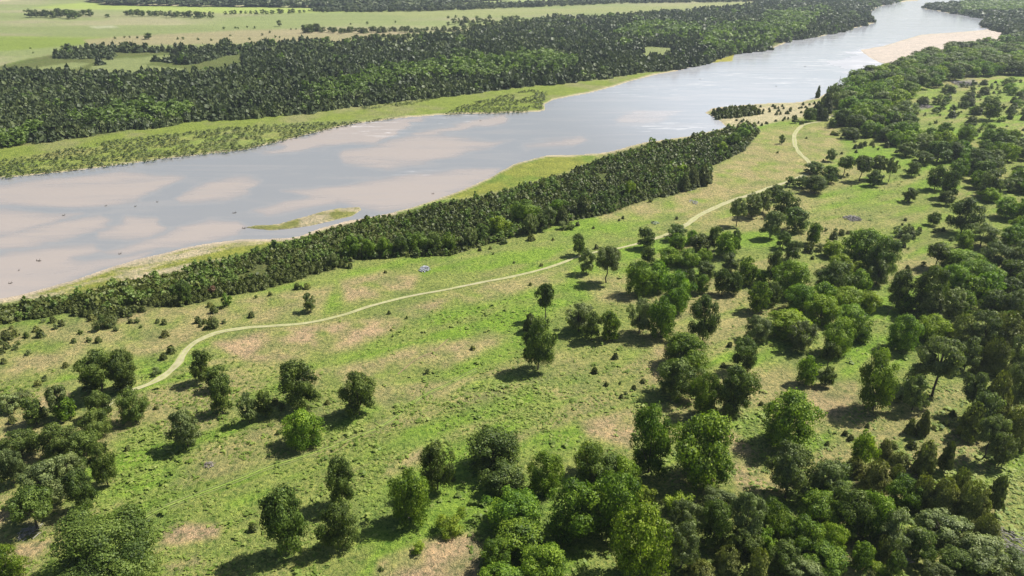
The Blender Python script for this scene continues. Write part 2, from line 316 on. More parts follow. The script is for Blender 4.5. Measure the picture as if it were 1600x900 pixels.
for P in CLEARINGS: clr = np.maximum(clr, patch(P, 1.5))
col = L(col, C3(.19, .22, .09), clr); 
gs = patch(GRASS_STRIP, 2) * (1 - patch(SHRUB_FLAT[0], 2) * .5); col = L(col, L(np.broadcast_to(C3(.175, .22, .045), GX.shape + (3,)), C3(.21, .215, .09), np.clip((n1 - .5) * 4, 0, 1)), gs)
# riverside flats: yellow-green sedge and pale dry sand
sf = np.maximum(np.maximum(patch(FLAT_NEAR, 2.5), patch(FLAT_MID, 3)), patch(ISLET, 1.2))
sedge = L(np.broadcast_to(C3(.215, .235, .050), GX.shape + (3,)), C3(.150, .215, .040), np.clip((fbm(WX / 14, WY / 14, 61, 3) - .48) * 5, 0, 1) * patch(FLAT_MID, 3))
SANDC = C3(.46, .385, .290)
isl = patch(ISLET, 1.2); sand_f = (1 - .65 * isl * sstep(0, 5, sdf(PXw, PYw, ISLET))) * np.clip((fbm(U / 20, Vv / 5, 66, 4) - .41) * 6, 0, 1) * (1 - patch(FLAT_MID, 3)); sedge = L(sedge, SANDC, sand_f * .8)
col = L(col, sedge, sf); col = L(col, L(np.broadcast_to(C3(.185, .195, .060), GX.shape + (3,)), C3(.36, .31, .21), np.clip((fbm(WX / 5, WY / 5, 68, 3) - .52) * 7, 0, 1)), patch(ISLET, 2.2))
dshore = -sdf(PXw, PYw, RIVER)
nearshore = ((1 - sstep(1.5, 5, dshore)) * (GX < 620) * (GY > 330)) + (1 - sstep(.5, 2.2, dshore)) * .8 * ((GX >= 620) | (GY <= 330))
nearshore = nearshore * (1 - patch(ISLET, 1.2)); col = L(col, SANDC, np.clip(nearshore, 0, 1)); grassy = grassy * (1 - np.clip(nearshore, 0, 1) * .8)
col = L(col, C3(.42, .37, .25), patch(PENINSULA, 2.5) * .85); col = L(col, C3(.26, .25, .05), patch(WET_PATCH, 1.5))
sb = patch(SANDBAR, 2.5); col = L(col, C3(.46, .40, .345), sb); grassy = grassy * (1 - sb)
# slash piles' bare grey patches on the far right slope
for P in ([(1490, 128), (1520, 123), (1530, 131), (1500, 137)], [(1430, 166), (1445, 161), (1455, 168), (1440, 172)]): col = L(col, C3(.22, .20, .19), patch(P, 2) * .8)
VI = np.arange(NX * NY).reshape(NY, NX)
Q = np.stack([VI[:-1, :-1], VI[1:, :-1], VI[1:, 1:], VI[:-1, 1:]], -1).reshape(-1, 4)
cx = ((GX[:-1, :-1] + GX[1:, 1:]) / 2).ravel(); cy = ((GY[:-1, :-1] + GY[1:, 1:]) / 2).ravel()
zone = np.zeros(len(Q), int)
zone[(sdf(cx, cy, FLAT_NEAR) > 0) | (sdf(cx, cy, FLAT_MID) > 0)] = 1
zone[sdf(cx, cy, GRASS_STRIP) > 0] = 2
zone[(inpoly(cx, cy, [(-9000, 300), (-900, 372)] + FAR_BANK + [(9000, -60), (9000, -80), (-9000, -80)])) & (zone == 0)] = 3
zone[sdf(cx, cy, SANDBAR) > -1] = 4; zone[sdf(cx, cy, ISLET) > -2.5] = 5
VV = np.stack([WX, WY, HZ], -1).reshape(-1, 3)
CC = np.concatenate([col.reshape(-1, 3), np.ones((NX * NY, 1))], 1); GG = grassy.ravel()
for z, nm, lab in ((0, "ground", None), (1, "near_riverbank", None), (2, "far_riverbank", None), (3, "fields", None), (4, "sandbar", None), (5, "river_islet", None)):
    f = Q[zone == z]; u, inv = np.unique(f.ravel(), return_inverse=True)
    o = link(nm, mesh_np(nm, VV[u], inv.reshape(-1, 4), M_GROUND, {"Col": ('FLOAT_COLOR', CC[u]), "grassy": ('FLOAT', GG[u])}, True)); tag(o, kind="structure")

# ------------------------------------------------------------------ river
def river_mat():
    m, n, l, b = mat("muddy water", .12, .5); co = objcoord(n)
    bar = attr(n, "bar").outputs["Fac"]; rf = attr(n, "riffle").outputs["Fac"]; w = attr(n, "sky_sheen").outputs["Fac"]
    mp = n.new("ShaderNodeMapping"); l.new(co, mp.inputs[0]); mp.inputs["Rotation"].default_value = (0, 0, R(-28)); mp.inputs["Scale"].default_value = (.22, 1.5, 1)
    s1 = nnode(n, l, .09, 6, .62, mp.outputs[0], .8)
    f = mth(n, l, 'ADD', bar, mth(n, l, 'MULTIPLY', mth(n, l, 'SUBTRACT', s1, .5), 1.5))
    s3 = nnode(n, l, .9, 5, .7, mp.outputs[0], 1.2); f = mth(n, l, 'ADD', f, mth(n, l, 'MULTIPLY', mth(n, l, 'SUBTRACT', s3, .5), .45))
    c = ramp(n, l, f, [(0.0, (.196, .199, .202)), (.22, (.222, .218, .215)), (.36, (.212, .205, .202)), (.48, (.232, .216, .206)), (.66, (.248, .224, .210)), (1.0, (.280, .244, .220))])
    wm = n.new("ShaderNodeMapping"); l.new(co, wm.inputs[0]); wm.inputs["Rotation"].default_value = (0, 0, R(-38)); wm.inputs["Scale"].default_value = (.05, .35, 1)
    s2 = nnode(n, l, 1.0, 5, .7, wm.outputs[0], .5)
    k = mth(n, l, 'MULTIPLY', ramp(n, l, s2, [(.56, (0, 0, 0)), (.66, (1, 1, 1))]), rf)
    c = mixc(n, l, mth(n, l, 'MULTIPLY', w, .75), c, ramp(n, l, s1, [(.3, (.37, .395, .435)), (.7, (.46, .46, .485))]))  # pale sky reflection on the upstream water, painted into its base colour
    c = mixc(n, l, k, c, (.66, .64, .64)); l.new(c, b.inputs["Base Color"])
    b.inputs["IOR"].default_value = 1.33
    l.new(mth(n, l, 'ADD', mth(n, l, 'MULTIPLY', f, .22), .10), b.inputs["Roughness"])
    rp = nnode(n, l, 1.6, 4, .6, mp.outputs[0]); bump(n, l, b, rp, .25, .12)
    return m
rx = np.concatenate([np.arange(-900, -60, 40), np.arange(-60, 1661, 3.0), np.arange(1680, 2000, 40)]); ry = np.concatenate([np.arange(-40, 150, 1.6), np.arange(150, 480, 2.2), np.arange(490, 720, 20)])
RX, RY = np.meshgrid(rx, ry); RWX, RWY = hit(RX, RY, -1.5)
a1 = RX + (fbm(RWX / 14, RWY / 14, 2, 3) - .5) * 50; a2 = RY + (fbm(RWX / 16, RWY / 16, 6, 4) - .5) * 11
bar = np.zeros(RX.shape)
for P in BARS: bar = np.maximum(bar, sstep(-6.0, 4.0, sdf(a1, a2, P)) * (.6 + .4 * sstep(-2, 12, sdf(a1, a2, P))))
for P in BARS[7:9] + BARS[-1:]: bar = np.maximum(bar, sstep(-3, 5, sdf(a1, a2, P)) * 1.15)
rif = np.zeros(RX.shape)
for (x, y, w, h) in ((1050, 196, 45, 9), (1120, 118, 60, 9), (1100, 134, 50, 6), (1165, 90, 60, 10), (1350, 92, 90, 20), (1240, 125, 60, 10), (1280, 100, 50, 14), (1150, 170, 40, 8), (1400, 20, 70, 15), (1330, 60, 70, 12), (560, 195, 60, 8), (700, 187, 60, 6), (660, 275, 30, 5), (1000, 140, 50, 8), (590, 208, 30, 5)):
    rif = np.maximum(rif, np.exp(-((a1 - x) / w) ** 2 - ((a2 - y) / h) ** 2) * 1.2)
keep = (sdf(RX, RY, RIVER) > -14)
RI = np.arange(RX.size).reshape(RX.shape); kf = keep[:-1, :-1] | keep[1:, 1:] | keep[1:, :-1] | keep[:-1, 1:]
RQ = np.stack([RI[:-1, :-1], RI[1:, :-1], RI[1:, 1:], RI[:-1, 1:]], -1)[kf]
u, inv = np.unique(RQ.ravel(), return_inverse=True)
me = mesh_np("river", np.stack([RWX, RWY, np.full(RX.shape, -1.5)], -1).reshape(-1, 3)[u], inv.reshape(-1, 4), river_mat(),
             {"bar": ('FLOAT', bar.ravel()[u]), "sky_sheen": ('FLOAT', sstep(900, 1300, RX + (250 - RY) * 1.5).ravel()[u]), "riffle": ('FLOAT', np.clip(rif, 0, 1).ravel()[u])}, True)
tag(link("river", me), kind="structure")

# ------------------------------------------------------------------ tracks: strips of worn earth laid on the land
def strip(name, P, offs, material, lift=.05, jit=.0):
    S = np.array(spl(P, 12)); h = height(S[:, 0], S[:, 1]); x, y = hit(S[:, 0], S[:, 1], h)
    tx, ty = np.gradient(x), np.gradient(y); ln = np.hypot(tx, ty); nx, ny = -ty / ln, tx / ln
    V, A = [], []
    for k, of in enumerate(offs):
        wd = (.62 + .5 * sstep(950, 1120, S[:, 0]) + .32 * sstep(-480, -330, -S[:, 0])) if name == 'dirt_track' else 1.0
        of2 = of * wd * (1 + jit * (vnoise(x / 2.5, y / 2.5, 90 + k) - .5)) 
        X, Y = x + nx * of2, y + ny * of2; p, q = proj(X, Y, h); H = height(p, q)
        V.append(np.stack([X, Y, H + lift], -1)); A.append(np.full(len(x), of / max(abs(o_) for o_ in offs)))
    V = np.concatenate(V); A = np.concatenate(A); n = len(x); F = []
    for k in range(len(offs) - 1):
        i = np.arange(n - 1); F.append(np.stack([k * n + i, k * n + i + 1, (k + 1) * n + i + 1, (k + 1) * n + i], -1))
    return tag(link(name, mesh_np(name, V, np.concatenate(F)[:, ::-1], material, {"across": ('FLOAT', A)}, True)), kind="structure")
def track_mat():
    m, n, l, b = mat("worn earth", .95, .1); co = objcoord(n)
    ac = mth(n, l, 'ABSOLUTE', attr(n, "across").outputs["Fac"]); f = nnode(n, l, .8, 6, .7, co); g = nnode(n, l, .12, 3, .5, co)
    earth = ramp(n, l, f, [(.3, (.25, .23, .14)), (.7, (.37, .34, .225))])
    grass = ramp(n, l, f, [(.3, (.20, .22, .07)), (.7, (.33, .34, .14))])
    e1 = ramp(n, l, mth(n, l, 'ADD', ac, mth(n, l, 'MULTIPLY', mth(n, l, 'SUBTRACT', f, .5), .8)), [(.22, (0, 0, 0)), (.46, (1, 1, 1))])
    e2 = ramp(n, l, mth(n, l, 'ADD', ac, mth(n, l, 'MULTIPLY', mth(n, l, 'SUBTRACT', f, .5), .9)), [(.66, (1, 1, 1)), (.95, (0, 0, 0))])
    k = mth(n, l, 'MULTIPLY', mth(n, l, 'MAXIMUM', e1, ramp(n, l, g, [(.40, (.05,) * 3), (.62, (.75,) * 3)])), e2)
    l.new(mixc(n, l, k, grass, earth), b.inputs["Base Color"]); bump(n, l, b, f, .5, .15); return m
strip("dirt_track", TRACK, [-.78, -.52, -.18, 0, .18, .52, .78], track_mat(), .06, .7)
M_RUT = plain_mat("flattened grass", (.085, .11, .03), (.19, .22, .07), .5)
M_RUT2 = plain_mat("green rut grass", (.13, .21, .03), (.24, .30, .07), .5)
WHEEL = [(200, 822), (217, 811), (262, 788), (317, 767), (370, 747), (420, 727), (480, 708), (530, 690), (600, 661), (660, 617), (700, 598), (745, 575)]
for k, (dy, mm) in enumerate(((0, M_RUT), (7, M_RUT), (3.5, M_RUT2))):
    strip("wheel_rut", [(a, b + dy * (b / 800)) for a, b in WHEEL], [-.10, 0, .10] if k < 2 else [-.10, 0, .10], mm, .04 + .01 * k, .8)
strip("wheel_rut", [(622, 585), (650, 562), (680, 548), (700, 530)], [-.14, 0, .14], plain_mat("trodden soil", (.13, .10, .05), (.24, .19, .10), 2), .05, .9)

# ------------------------------------------------------------------ foliage generators (unit trees: width 1, height 1)
def leaves(P, N, size, rng, tone=None, flat=.8):
    n = len(P); r = rng.normal(size=(n, 3)); r /= np.linalg.norm(r, axis=1)[:, None]
    nn = N * .9 + r * .55; nn /= np.linalg.norm(nn, axis=1)[:, None]
    t = np.cross(nn, rng.normal(size=(n, 3))); t /= np.linalg.norm(t, axis=1)[:, None]; b = np.cross(nn, t)
    s = (size * rng.uniform(.6, 1.35, n))[:, None]
    V = np.stack([P - t * s, P - b * s * flat * .8, P + t * s, P + b * s * flat], 1).reshape(-1, 3)
    F = np.arange(n * 4).reshape(-1, 4); T = np.repeat(rng.uniform(0, 1, n) if tone is None else tone, 4)
    return V, F, T
def crown(seed, nl, nleaf, size, bottom, shape='round', spread=1.):
    rng = np.random.default_rng(seed); a = (1 - bottom) / 2; zc = (1 + bottom) / 2; L_ = []
    for i in range(nl):
        th = rng.uniform(0, 2 * np.pi); u = rng.uniform(-.5, 1) if i else 1
        skirt = i % 5 in (1, 3)
        if skirt: u = rng.uniform(-1, -.7)
        if shape == 'open': rr = rng.uniform(.45, 1)
        else: rr = rng.uniform(.55, .98)
        cr = math.sqrt(max(0, 1 - u * u)); w = 1
        if skirt: cr = rng.uniform(.55, .95)
        if shape == 'tall': w *= (1 - .35 * max(0, u))
        r = rng.uniform(.07, .16) if shape == 'open' else rng.uniform(.08, .19)
        R0 = .5 - r * (.75 if i % 4 else .2)
        L_.append((math.cos(th) * cr * R0 * rr * w * 1.08, math.sin(th) * cr * R0 * rr * w * 1.08, zc + u * (a - r * .8) * (rr * .2 + .8), r))
    if shape != 'open': L_.append((0, 0, zc, .24))
    L_ = np.array(L_); wt = L_[:, 3] ** 2; wt /= wt.sum(); k = rng.choice(len(L_), nleaf, p=wt)
    d = rng.normal(size=(nleaf, 3)); d[:, 2] += .35; d /= np.linalg.norm(d, axis=1)[:, None]
    rad = L_[k, 3] * np.clip(1 - np.abs(rng.normal(0, .22, nleaf)), .15, 1.1) * (1 + .28 * (vnoise(d[:, 0] * 3 + k * 5, d[:, 1] * 3 + d[:, 2] * 2, 3) - .5) * 2.6)
    P = L_[k, :3] + d * rad[:, None] * np.array([1, 1, a * 1.9])
    # twig tufts that break the outline
    lob = rng.uniform(0, 1, len(L_)); tone = np.clip(.48 + (lob[k] - .5) * .6 + rng.normal(0, .24, nleaf), 0, 1)
    o = P - np.array([0, 0, zc]); N = d + .35 * o / (np.linalg.norm(o, axis=1)[:, None] + .05)
    N /= np.linalg.norm(N, axis=1)[:, None]; P[:, 2] = np.maximum(P[:, 2], bottom * .5 + .01)
    return leaves(P, N, size, rng, tone), L_
def cone(seed, nleaf, size, bottom=.02, fat=1., lean=0):
    rng = np.random.default_rng(seed); h = rng.uniform(0, 1, nleaf) ** .75 * 1.0; h = 1 - (1 - h) if False else h
    z = bottom + (1 - bottom) * (1 - rng.uniform(0, 1, nleaf) ** .5) ** 1.0; t = (z - bottom) / (1 - bottom)
    prof = .5 * np.clip(np.minimum(1, t * 6 + .55) * (1 - t) ** (.62 / fat) , 0, 1) + .015
    th = rng.uniform(0, 2 * np.pi, nleaf); lay = .55 + .75 * vnoise(th * 1.9, t * 9, seed) * (.6 + .6 * vnoise(th * .8, t * 3, seed + 9))
    r = prof * lay * np.clip(1 - np.abs(rng.normal(0, .18, nleaf)), .2, 1.1)
    P = np.stack([np.cos(th) * r, np.sin(th) * r, z], -1); N = np.stack([np.cos(th), np.sin(th), np.full(nleaf, .55)], -1)
    return leaves(P, N / 1.14, size, rng, np.clip(.45 + (lay - .9) * .7 + rng.normal(0, .25, nleaf), 0, 1), 1.5)
def tube(pts, rads, k=6):
    pts = np.array(pts, float); n = len(pts); V = []
    for i in range(n):
        d = pts[min(i + 1, n - 1)] - pts[max(i - 1, 0)]; d /= np.linalg.norm(d) + 1e-9
        a = np.cross(d, (1, 0, 0) if abs(d[0]) < .8 else (0, 1, 0)); a /= np.linalg.norm(a); b = np.cross(d, a)
        for j in range(k):
            t = 2 * math.pi * j / k; V.append(pts[i] + (a * math.cos(t) + b * math.sin(t)) * rads[i])
    F = [(i * k + j, i * k + (j + 1) % k, (i + 1) * k + (j + 1) % k, (i + 1) * k + j) for i in range(n - 1) for j in range(k)]
    V.append(pts[-1]); return np.array(V), np.array(F)
def join(parts):
    Vs, Fs, o = [], [], 0
    for V, F in parts: Vs.append(V); Fs.append(F + o); o += len(V)
    return np.concatenate(Vs), np.concatenate(Fs)
def trunk_mesh(name, seed, lobes, bottom, thick=.022, nl=8):
    rng = np.random.default_rng(seed); fork = bottom + .12; P = []
    w = rng.normal(0, .012, (5, 2)); zs = np.linspace(-.03, fork + .25, 6)
    P.append(tube([(w[min(i, 4)][0] * (i > 0), w[min(i, 4)][1] * (i > 0), z) for i, z in enumerate(zs)], [thick * 1.35, thick * 1.05, thick * .95, thick * .85, thick * .65, thick * .4]))
    for l in lobes[:nl]:
        z0 = fork * rng.uniform(.75, 1.05); m = (l[0] * .45, l[1] * .45, z0 + (l[2] - z0) * .6)
        P.append(tube([(0, 0, z0 - .02), m, (l[0], l[1], l[2])], [thick * .55, thick * .38, thick * .12], 5))
    V, F = join(P); return mesh_np(name, V, F, BARK, None, True)
# kind -> bottom, shape, seeds
SHAPES = {'o': (.08, 'round', 40), 'g': (.02, 'round', 46), 'p': (.10, 'open', 52), 'y': (.03, 'round', 46), 'c': None, 'C': None, 'r': (.03, 'round', 20)}
LODS = {3: (45000, .0095), 2: (14000, .0175), 1: (4600, .030), 0: (1000, .058)}
TALL_B = .34
PROTO = {}
def proto(kind, lod, var, tall=False):
    key = (kind, lod, var, tall)
    if key in PROTO: return PROTO[key]
    nleaf, size = LODS[lod]; seed = (ord(kind) * 31 + var * 7 + (500 if tall else 0)) % 9973
    if SHAPES[kind] is None:
        V, F, T = cone(seed, int(nleaf * .8), size * .95, .02 if not tall else .2, 1.9 if kind == 'C' else 1.35)
        c = mesh_np("cedar_crown", V, F, LEAF[kind], {"tone": ('FLOAT', T)})
        lob = [(0.1 * math.cos(a), .1 * math.sin(a), .35 + .06 * a) for a in range(6)]; t = trunk_mesh("cedar_trunk", seed, lob, .3, .016, 5)
        PROTO[key] = (c, t, .02); return PROTO[key]
    bot, shp, nl = SHAPES[kind]; bot = TALL_B if tall else bot + .02 * (var % 3)
    (V, F, T), lob = crown(seed, nl if lod else 18, nleaf, size, bot, shp)
    PROTO[key] = (mesh_np("crown", V, F, LEAF[kind], {"tone": ('FLOAT', T)}), trunk_mesh("trunk", seed, lob, bot), bot); return PROTO[key]
NAMES = {'o': "oak_tree", 'g': "green_tree", 'p': "pale_oak_tree", 'y': "yellow_green_tree", 'c': "cedar_tree", 'C': "olive_cedar_tree", 'r': "rusty_shrub"}
TREES = []
def solve(cx, cy, w, h, bot):
    py = cy + h * .4
    for _ in range(4):
        s, dep = pxm(py); c, sn = math.cos(dep), math.sin(dep); W = w / s
        v = (h / 2) ** 2 - (w / 2 * sn * .92) ** 2; a = math.sqrt(v) / (s * c) if v > 0 else 0
        Ht = max(2 * a / (1 - bot), W * .62); py = cy + (1 + bot) / 2 * Ht * c * s
    return py, W, Ht
def put_tree(px, py, W, Ht, kind, lod, label=None, group=None, tall=False, cat="tree", trunk=True, z=None):
    cm, tm, bot = proto(kind, lod, random.randrange(5 if lod == 2 else 4), tall)
    x, y, h = ground(px, py); rz = random.uniform(0, 6.28)
    e = bpy.data.objects.new(NAMES[kind], None); COL.objects.link(e); e.empty_display_size = .5
    e.location = (x, y, h - .03); e.rotation_euler = (random.gauss(0, .03), random.gauss(0, .03), rz); e.scale = (W * random.uniform(.88, 1.14), W * random.uniform(.88, 1.14), Ht)
    c = bpy.data.objects.new("crown", cm); COL.objects.link(c); c.parent = e
    t = bpy.data.objects.new("trunk", tm); COL.objects.link(t); t.parent = e
    tag(e, label, cat, group); TREES.append((x, y, W)); return e
def T(cx, cy, w, h, kind, label=None, group=None, tall=False, cat="tree"):
    bot = TALL_B if tall else (.02 if SHAPES[kind] is None else SHAPES[kind][0])
    py, W, Ht = solve(cx, cy, w, h, bot); lod = 3 if w > 125 else 2 if w > 40 else (1 if w > 18 else 0)
    if SHAPES[kind] is None: Ht = min(Ht, 2.2 * W, 11)
    else: Ht = min(Ht, (1.95 if not tall else 1.9) * W, 12)
    py = cy + (1 + bot) / 2 * Ht * math.cos(pxm(py)[1]) * pxm(py)[0]
    bx = 800 + (cx - 800) * (450 + FPX / math.tan(TP) - py) / (450 + FPX / math.tan(TP) - cy)
    return put_tree(bx, py, W * 1.0, Ht, kind, lod, label, group, tall, cat)
ORD = ["leftmost", "second", "third", "fourth", "fifth", "sixth", "seventh", "eighth", "ninth", "tenth", "eleventh", "twelfth", "thirteenth", "fourteenth", "fifteenth", "sixteenth", "seventeenth", "eighteenth", "nineteenth", "twentieth", "twenty-first", "twenty-second", "twenty-third", "twenty-fourth"]
def ordlab(i, n, what, where):
    if n > 24:
        nc = math.ceil(n / 22.4)
        if nc > 4: return what + " " + where
        c = min(i * nc // n, nc - 1); lo = -(-c * n // nc); hi = -(-(c + 1) * n // nc)
        return ordlab(i - lo, hi - lo, what, where + ", " + {2: ("left part", "right part"), 3: ("left part", "middle part", "right part"), 4: ("left end", "left middle", "right middle", "right end")}[nc][c])
    if n == 1: return "the only " + what + " " + where
    if i in (0, n - 1): return ("leftmost " if i == 0 else "rightmost ") + what + " " + where
    lb = ORD[i] + " " + what + " from the left " + where
    if len(lb.replace("-", " ").split()) > 16: lb = lb.replace(" from the left ", " from left ")
    while len(lb.replace("-", " ").split()) > 16 and " the " in lb: lb = lb.replace(" the ", " ", 1)
    return lb
ADJ = {'o': "dark oak", 'g': "green tree", 'p': "grey-green oak", 'y': "yellow-green tree", 'c': "dark cedar", 'C': "olive-green cedar", 'r': "rusty shrub"}
def clump(where, items, cat="tree", fn=None):
    """a clump of neighbouring trees: each is told apart by its kind and its place in the clump, from the left"""
    kinds = sorted(set(i[4] for i in items))
    for k in kinds:
        its = sorted([i for i in items if i[4] == k], key=lambda i: i[0]); n = len(its)
        for j, i in enumerate(its):
            lab = ordlab(j, n, ADJ[k], where)
            T(*i[:5], lab, "trees " + where, tall=(len(i) > 5), cat=cat)

# ------------------------------------------------------------------ trees one can tell apart
T(166, 862, 172, 140, 'o', "huge wide-crowned dark oak cut by the bottom edge at left")
T(5, 885, 56, 62, 'g', "green tree cut by the bottom left corner")
T(287, 670, 46, 56, 'p', "small round grey-green oak standing alone right of the left grove")
T(465, 600, 66, 72, 'o', "dark oak with a lobe leaning left, behind the round green tree")
T(473, 671, 60, 60, 'g', "round fresh green tree with black shadow below the leaning oak")
T(558, 613, 60, 68, 'o', "dense round dark oak alone in the open lower meadow")
T(440, 815, 74, 98, 'o', "tall dark oak, leftmost of the three at the lower meadow")
T(530, 752, 50, 74, 'o', "narrow dark oak standing just above the squat brownish oak")
T(524, 822, 54, 68, 'o', "squat brownish oak right of the tall dark one")
T(642, 778, 70, 84, 'g', "bright green tree with feathery top left of the big lower grove")
T(682, 727, 48, 76, 'o', "dark green upright tree behind the feathery-topped one")
T(841, 535, 48, 78, 'o', "tall dense black-green tree standing alone in mid meadow")
T(828, 503, 24, 30, 'c', "small dark cedar at the back of the tall dense tree")
T(853, 461, 34, 58, 'o', "slim oak with bare trunk above the tall dense tree", tall=True)
T(483, 470, 22, 28, 'p', "lone small tree between the track and the river thicket")
T(353, 468, 17, 21, 'g', "tiny green tree at the edge of the river thicket by the track bend")
T(905, 380, 24, 33, 'o', "dark upright tree just above the track with two paler trees in front")
T(917, 405, 30, 38, 'p', "grey-green oak on the near side of the track")
T(950, 403, 46, 42, 'p', "open-crowned oak with spreading limbs below the track", tall=True)
T(1011, 370, 29, 33, 'o', "dark round oak standing on the track's far edge")
T(1012, 397, 20, 26, 'o', "small dark tree in the shadow below the trackside oak")
T(1018, 690, 72, 118, 'g', "tall fresh green tree, left of the pair beside bare ground")
T(1105, 704, 106, 114, 'g', "broad fresh green tree, right of the pair, with a black shadow")
T(1236, 657, 82, 88, 'g', "large domed green tree alone above the lower right grove")
T(1375, 595, 62, 92, 'g', "tall green tree with black shadow at the foot of the right wood")
T(1474, 560, 84, 76, 'p', "umbrella-shaped grey-green oak on a thick bare trunk", tall=True)
T(1432, 584, 38, 40, 'p', "upper grey-green tree between the tall green one and the umbrella oak")
T(1433, 612, 36, 52, 'p', "lower grey-green tree between the tall green one and the umbrella oak")
T(1263, 578, 34, 44, 'g', "cone-shaped green tree beside a dark low one in the clearing")
T(1293, 587, 26, 30, 'o', "low dark round tree right of the cone-shaped green one")
T(1165, 550, 44, 52, 'o', "dark round tree between the two middle-right groves")
T(1103, 495, 46, 68, 'o', "dark ragged oak left of the middle-right clearing")
T(1102, 618, 44, 66, 'g', "narrow green tree touching the dark round one's left side")
T(1150, 609, 60, 76, 'o', "dense dark round tree above the pinkish brush heap")
T(1070, 548, 72, 58, 'g', "flat-topped green tree behind a darker one in the middle")
T(1066, 590, 70, 62, 'o', "dark spreading tree in front of the flat-topped green one")
T(1350, 700, 36, 54, 'y', "bright yellow-green sapling among olive cedars")
T(1415, 770, 54, 52, 'g', "round deep green tree among the olive cedars")
T(1468, 392, 38, 30, 'o', "small umbrella-shaped oak at the edge of the green clearing", tall=True)
T(1423, 303, 24, 22, 'o', "small lone oak with flat shadow in the upper right clearing")
T(1480, 308, 26, 22, 'o', "dark oak just right of the small lone one in the clearing")
T(1460, 341, 20, 20, 'o', "small dark oak below the pair in the upper right clearing")
T(1510, 335, 44, 52, 'o', "big round dark oak at the right end of the green clearing")
T(1222, 217, 11, 13, 'o', "tiny lone round tree left of the track's S-bend")
T(1299, 241, 19, 19, 'p', "lone round oak right of the track's S-bend")
T(1235, 283, 17, 15, 'o', "small dark tree in the crook of the track")
T(1279, 143, 9, 20, 'c', "pointed dark cedar standing alone on the river's edge")
T(1427, 263, 24, 22, 'o', "small dark oak right of the flat-topped row")
T(1550, 170, 30, 30, 'o', "dark round oak alone in the upper right shrubby slope")
T(548, 385, 30, 34, 'g', "large green bush-like tree at the thicket's front edge, left part")
T(286, 455, 24, 34, 'o', "tall dark tree rising from the left part of the river thicket")
T(520, 405, 20, 22, 'p', "pale green willow in the left part of the river thicket")
T(778, 352, 34, 30, 'y', "bright yellow-green tree at the thicket's front edge")
T(985, 295, 20, 26, 'y', "yellow-green tree in the right part of the river thicket")
T(911, 320, 24, 32, 'c', "tall dark cedar in the river thicket left of the yellow-green tree")
T(333, 453, 15, 15, 'r', "rusty brown shrub at the thicket edge by the sandy gap", cat="shrub")
T(1272, 364, 25, 35, 'g', "slim bright tree in front of the shrubs left of the grey brush heap")
T(1418, 474, 30, 30, 'g', "small round green tree beside the leaning dead trunk")
T(1482, 705, 28, 62, 'c', "thin dark cedar with bare lower stem left of the big cedar stand", tall=True)
T(1560, 762, 36, 66, 'c', "leaning dark cedar on bare stem beside the bright weedy slope", tall=True)
T(1445, 660, 22, 40, 'c', "narrow dark cedar, taller of the two on the small mound")
T(1423, 665, 15, 24, 'c', "short dark cedar, smaller of the two on the small mound")
clump("in the pair left of the leaning-lobed oak", [(385, 635, 30, 58, 'p'), (411, 630, 26, 50, 'o')])
clump("in the group of three at the track's bend", [(311, 568, 38, 52, 'o'), (340, 590, 36, 38, 'o'), (342, 618, 36, 52, 'o')])
clump("in the upper part of the left grove", [(148, 573, 64, 56, 'o', 1), (186, 570, 48, 48, 'o', 1), (192, 594, 38, 32, 'o'), (142, 593, 34, 30, 'o'), (84, 620, 34, 56, 'p', 1), (50, 640, 32, 42, 'o'), (99, 637, 34, 38, 'g'),
    (152, 630, 42, 44, 'o'), (147, 662, 52, 48, 'o'), (205, 633, 46, 50, 'o'), (12, 628, 38, 30, 'p'), (33, 620, 28, 22, 'p')])
clump("in the dense lower part of the left grove", [(28, 692, 54, 48, 'o'), (85, 692, 62, 60, 'o'), (128, 700, 50, 56, 'o'), (158, 725, 42, 80, 'o'), (125, 765, 52, 62, 'o'), (72, 750, 76, 70, 'p'), (45, 788, 66, 56, 'o', 1), (12, 728, 44, 54, 'p'), (108, 735, 46, 50, 'p')])
clump("in the big grove at bottom centre", [(772, 704, 78, 68, 'o'), (786, 745, 74, 56, 'o'), (853, 739, 58, 66, 'g'), (806, 797, 92, 74, 'g'), (814, 840, 86, 64, 'g'), (772, 866, 52, 50, 'g'), (856, 882, 76, 66, 'g'), (785, 905, 66, 50, 'g'),
    (925, 724, 64, 60, 'g'), (972, 746, 62, 64, 'g'), (900, 795, 86, 92, 'g'), (962, 792, 84, 100, 'g'), (1003, 850, 90, 112, 'y'), (955, 735, 60, 56, 'o')])
clump("in the grove at bottom right of centre", [(1072, 806, 54, 54, 'p'), (1068, 852, 58, 70, 'p'), (1130, 786, 66, 52, 'p'), (1118, 818, 48, 64, 'o'), (1166, 812, 64, 74, 'p'), (1196, 844, 38, 40, 'g'), (1096, 893, 52, 40, 'C'), (1140, 874, 44, 44, 'C'), (1186, 884, 40, 50, 'C'),
    (1208, 815, 54, 62, 'g'), (1254, 836, 62, 60, 'g'), (1302, 842, 42, 48, 'y'), (1290, 872, 72, 56, 'g'), (1255, 893, 64, 48, 'p'), (1225, 868, 50, 50, 'o'), (1165, 850, 50, 50, 'o')])
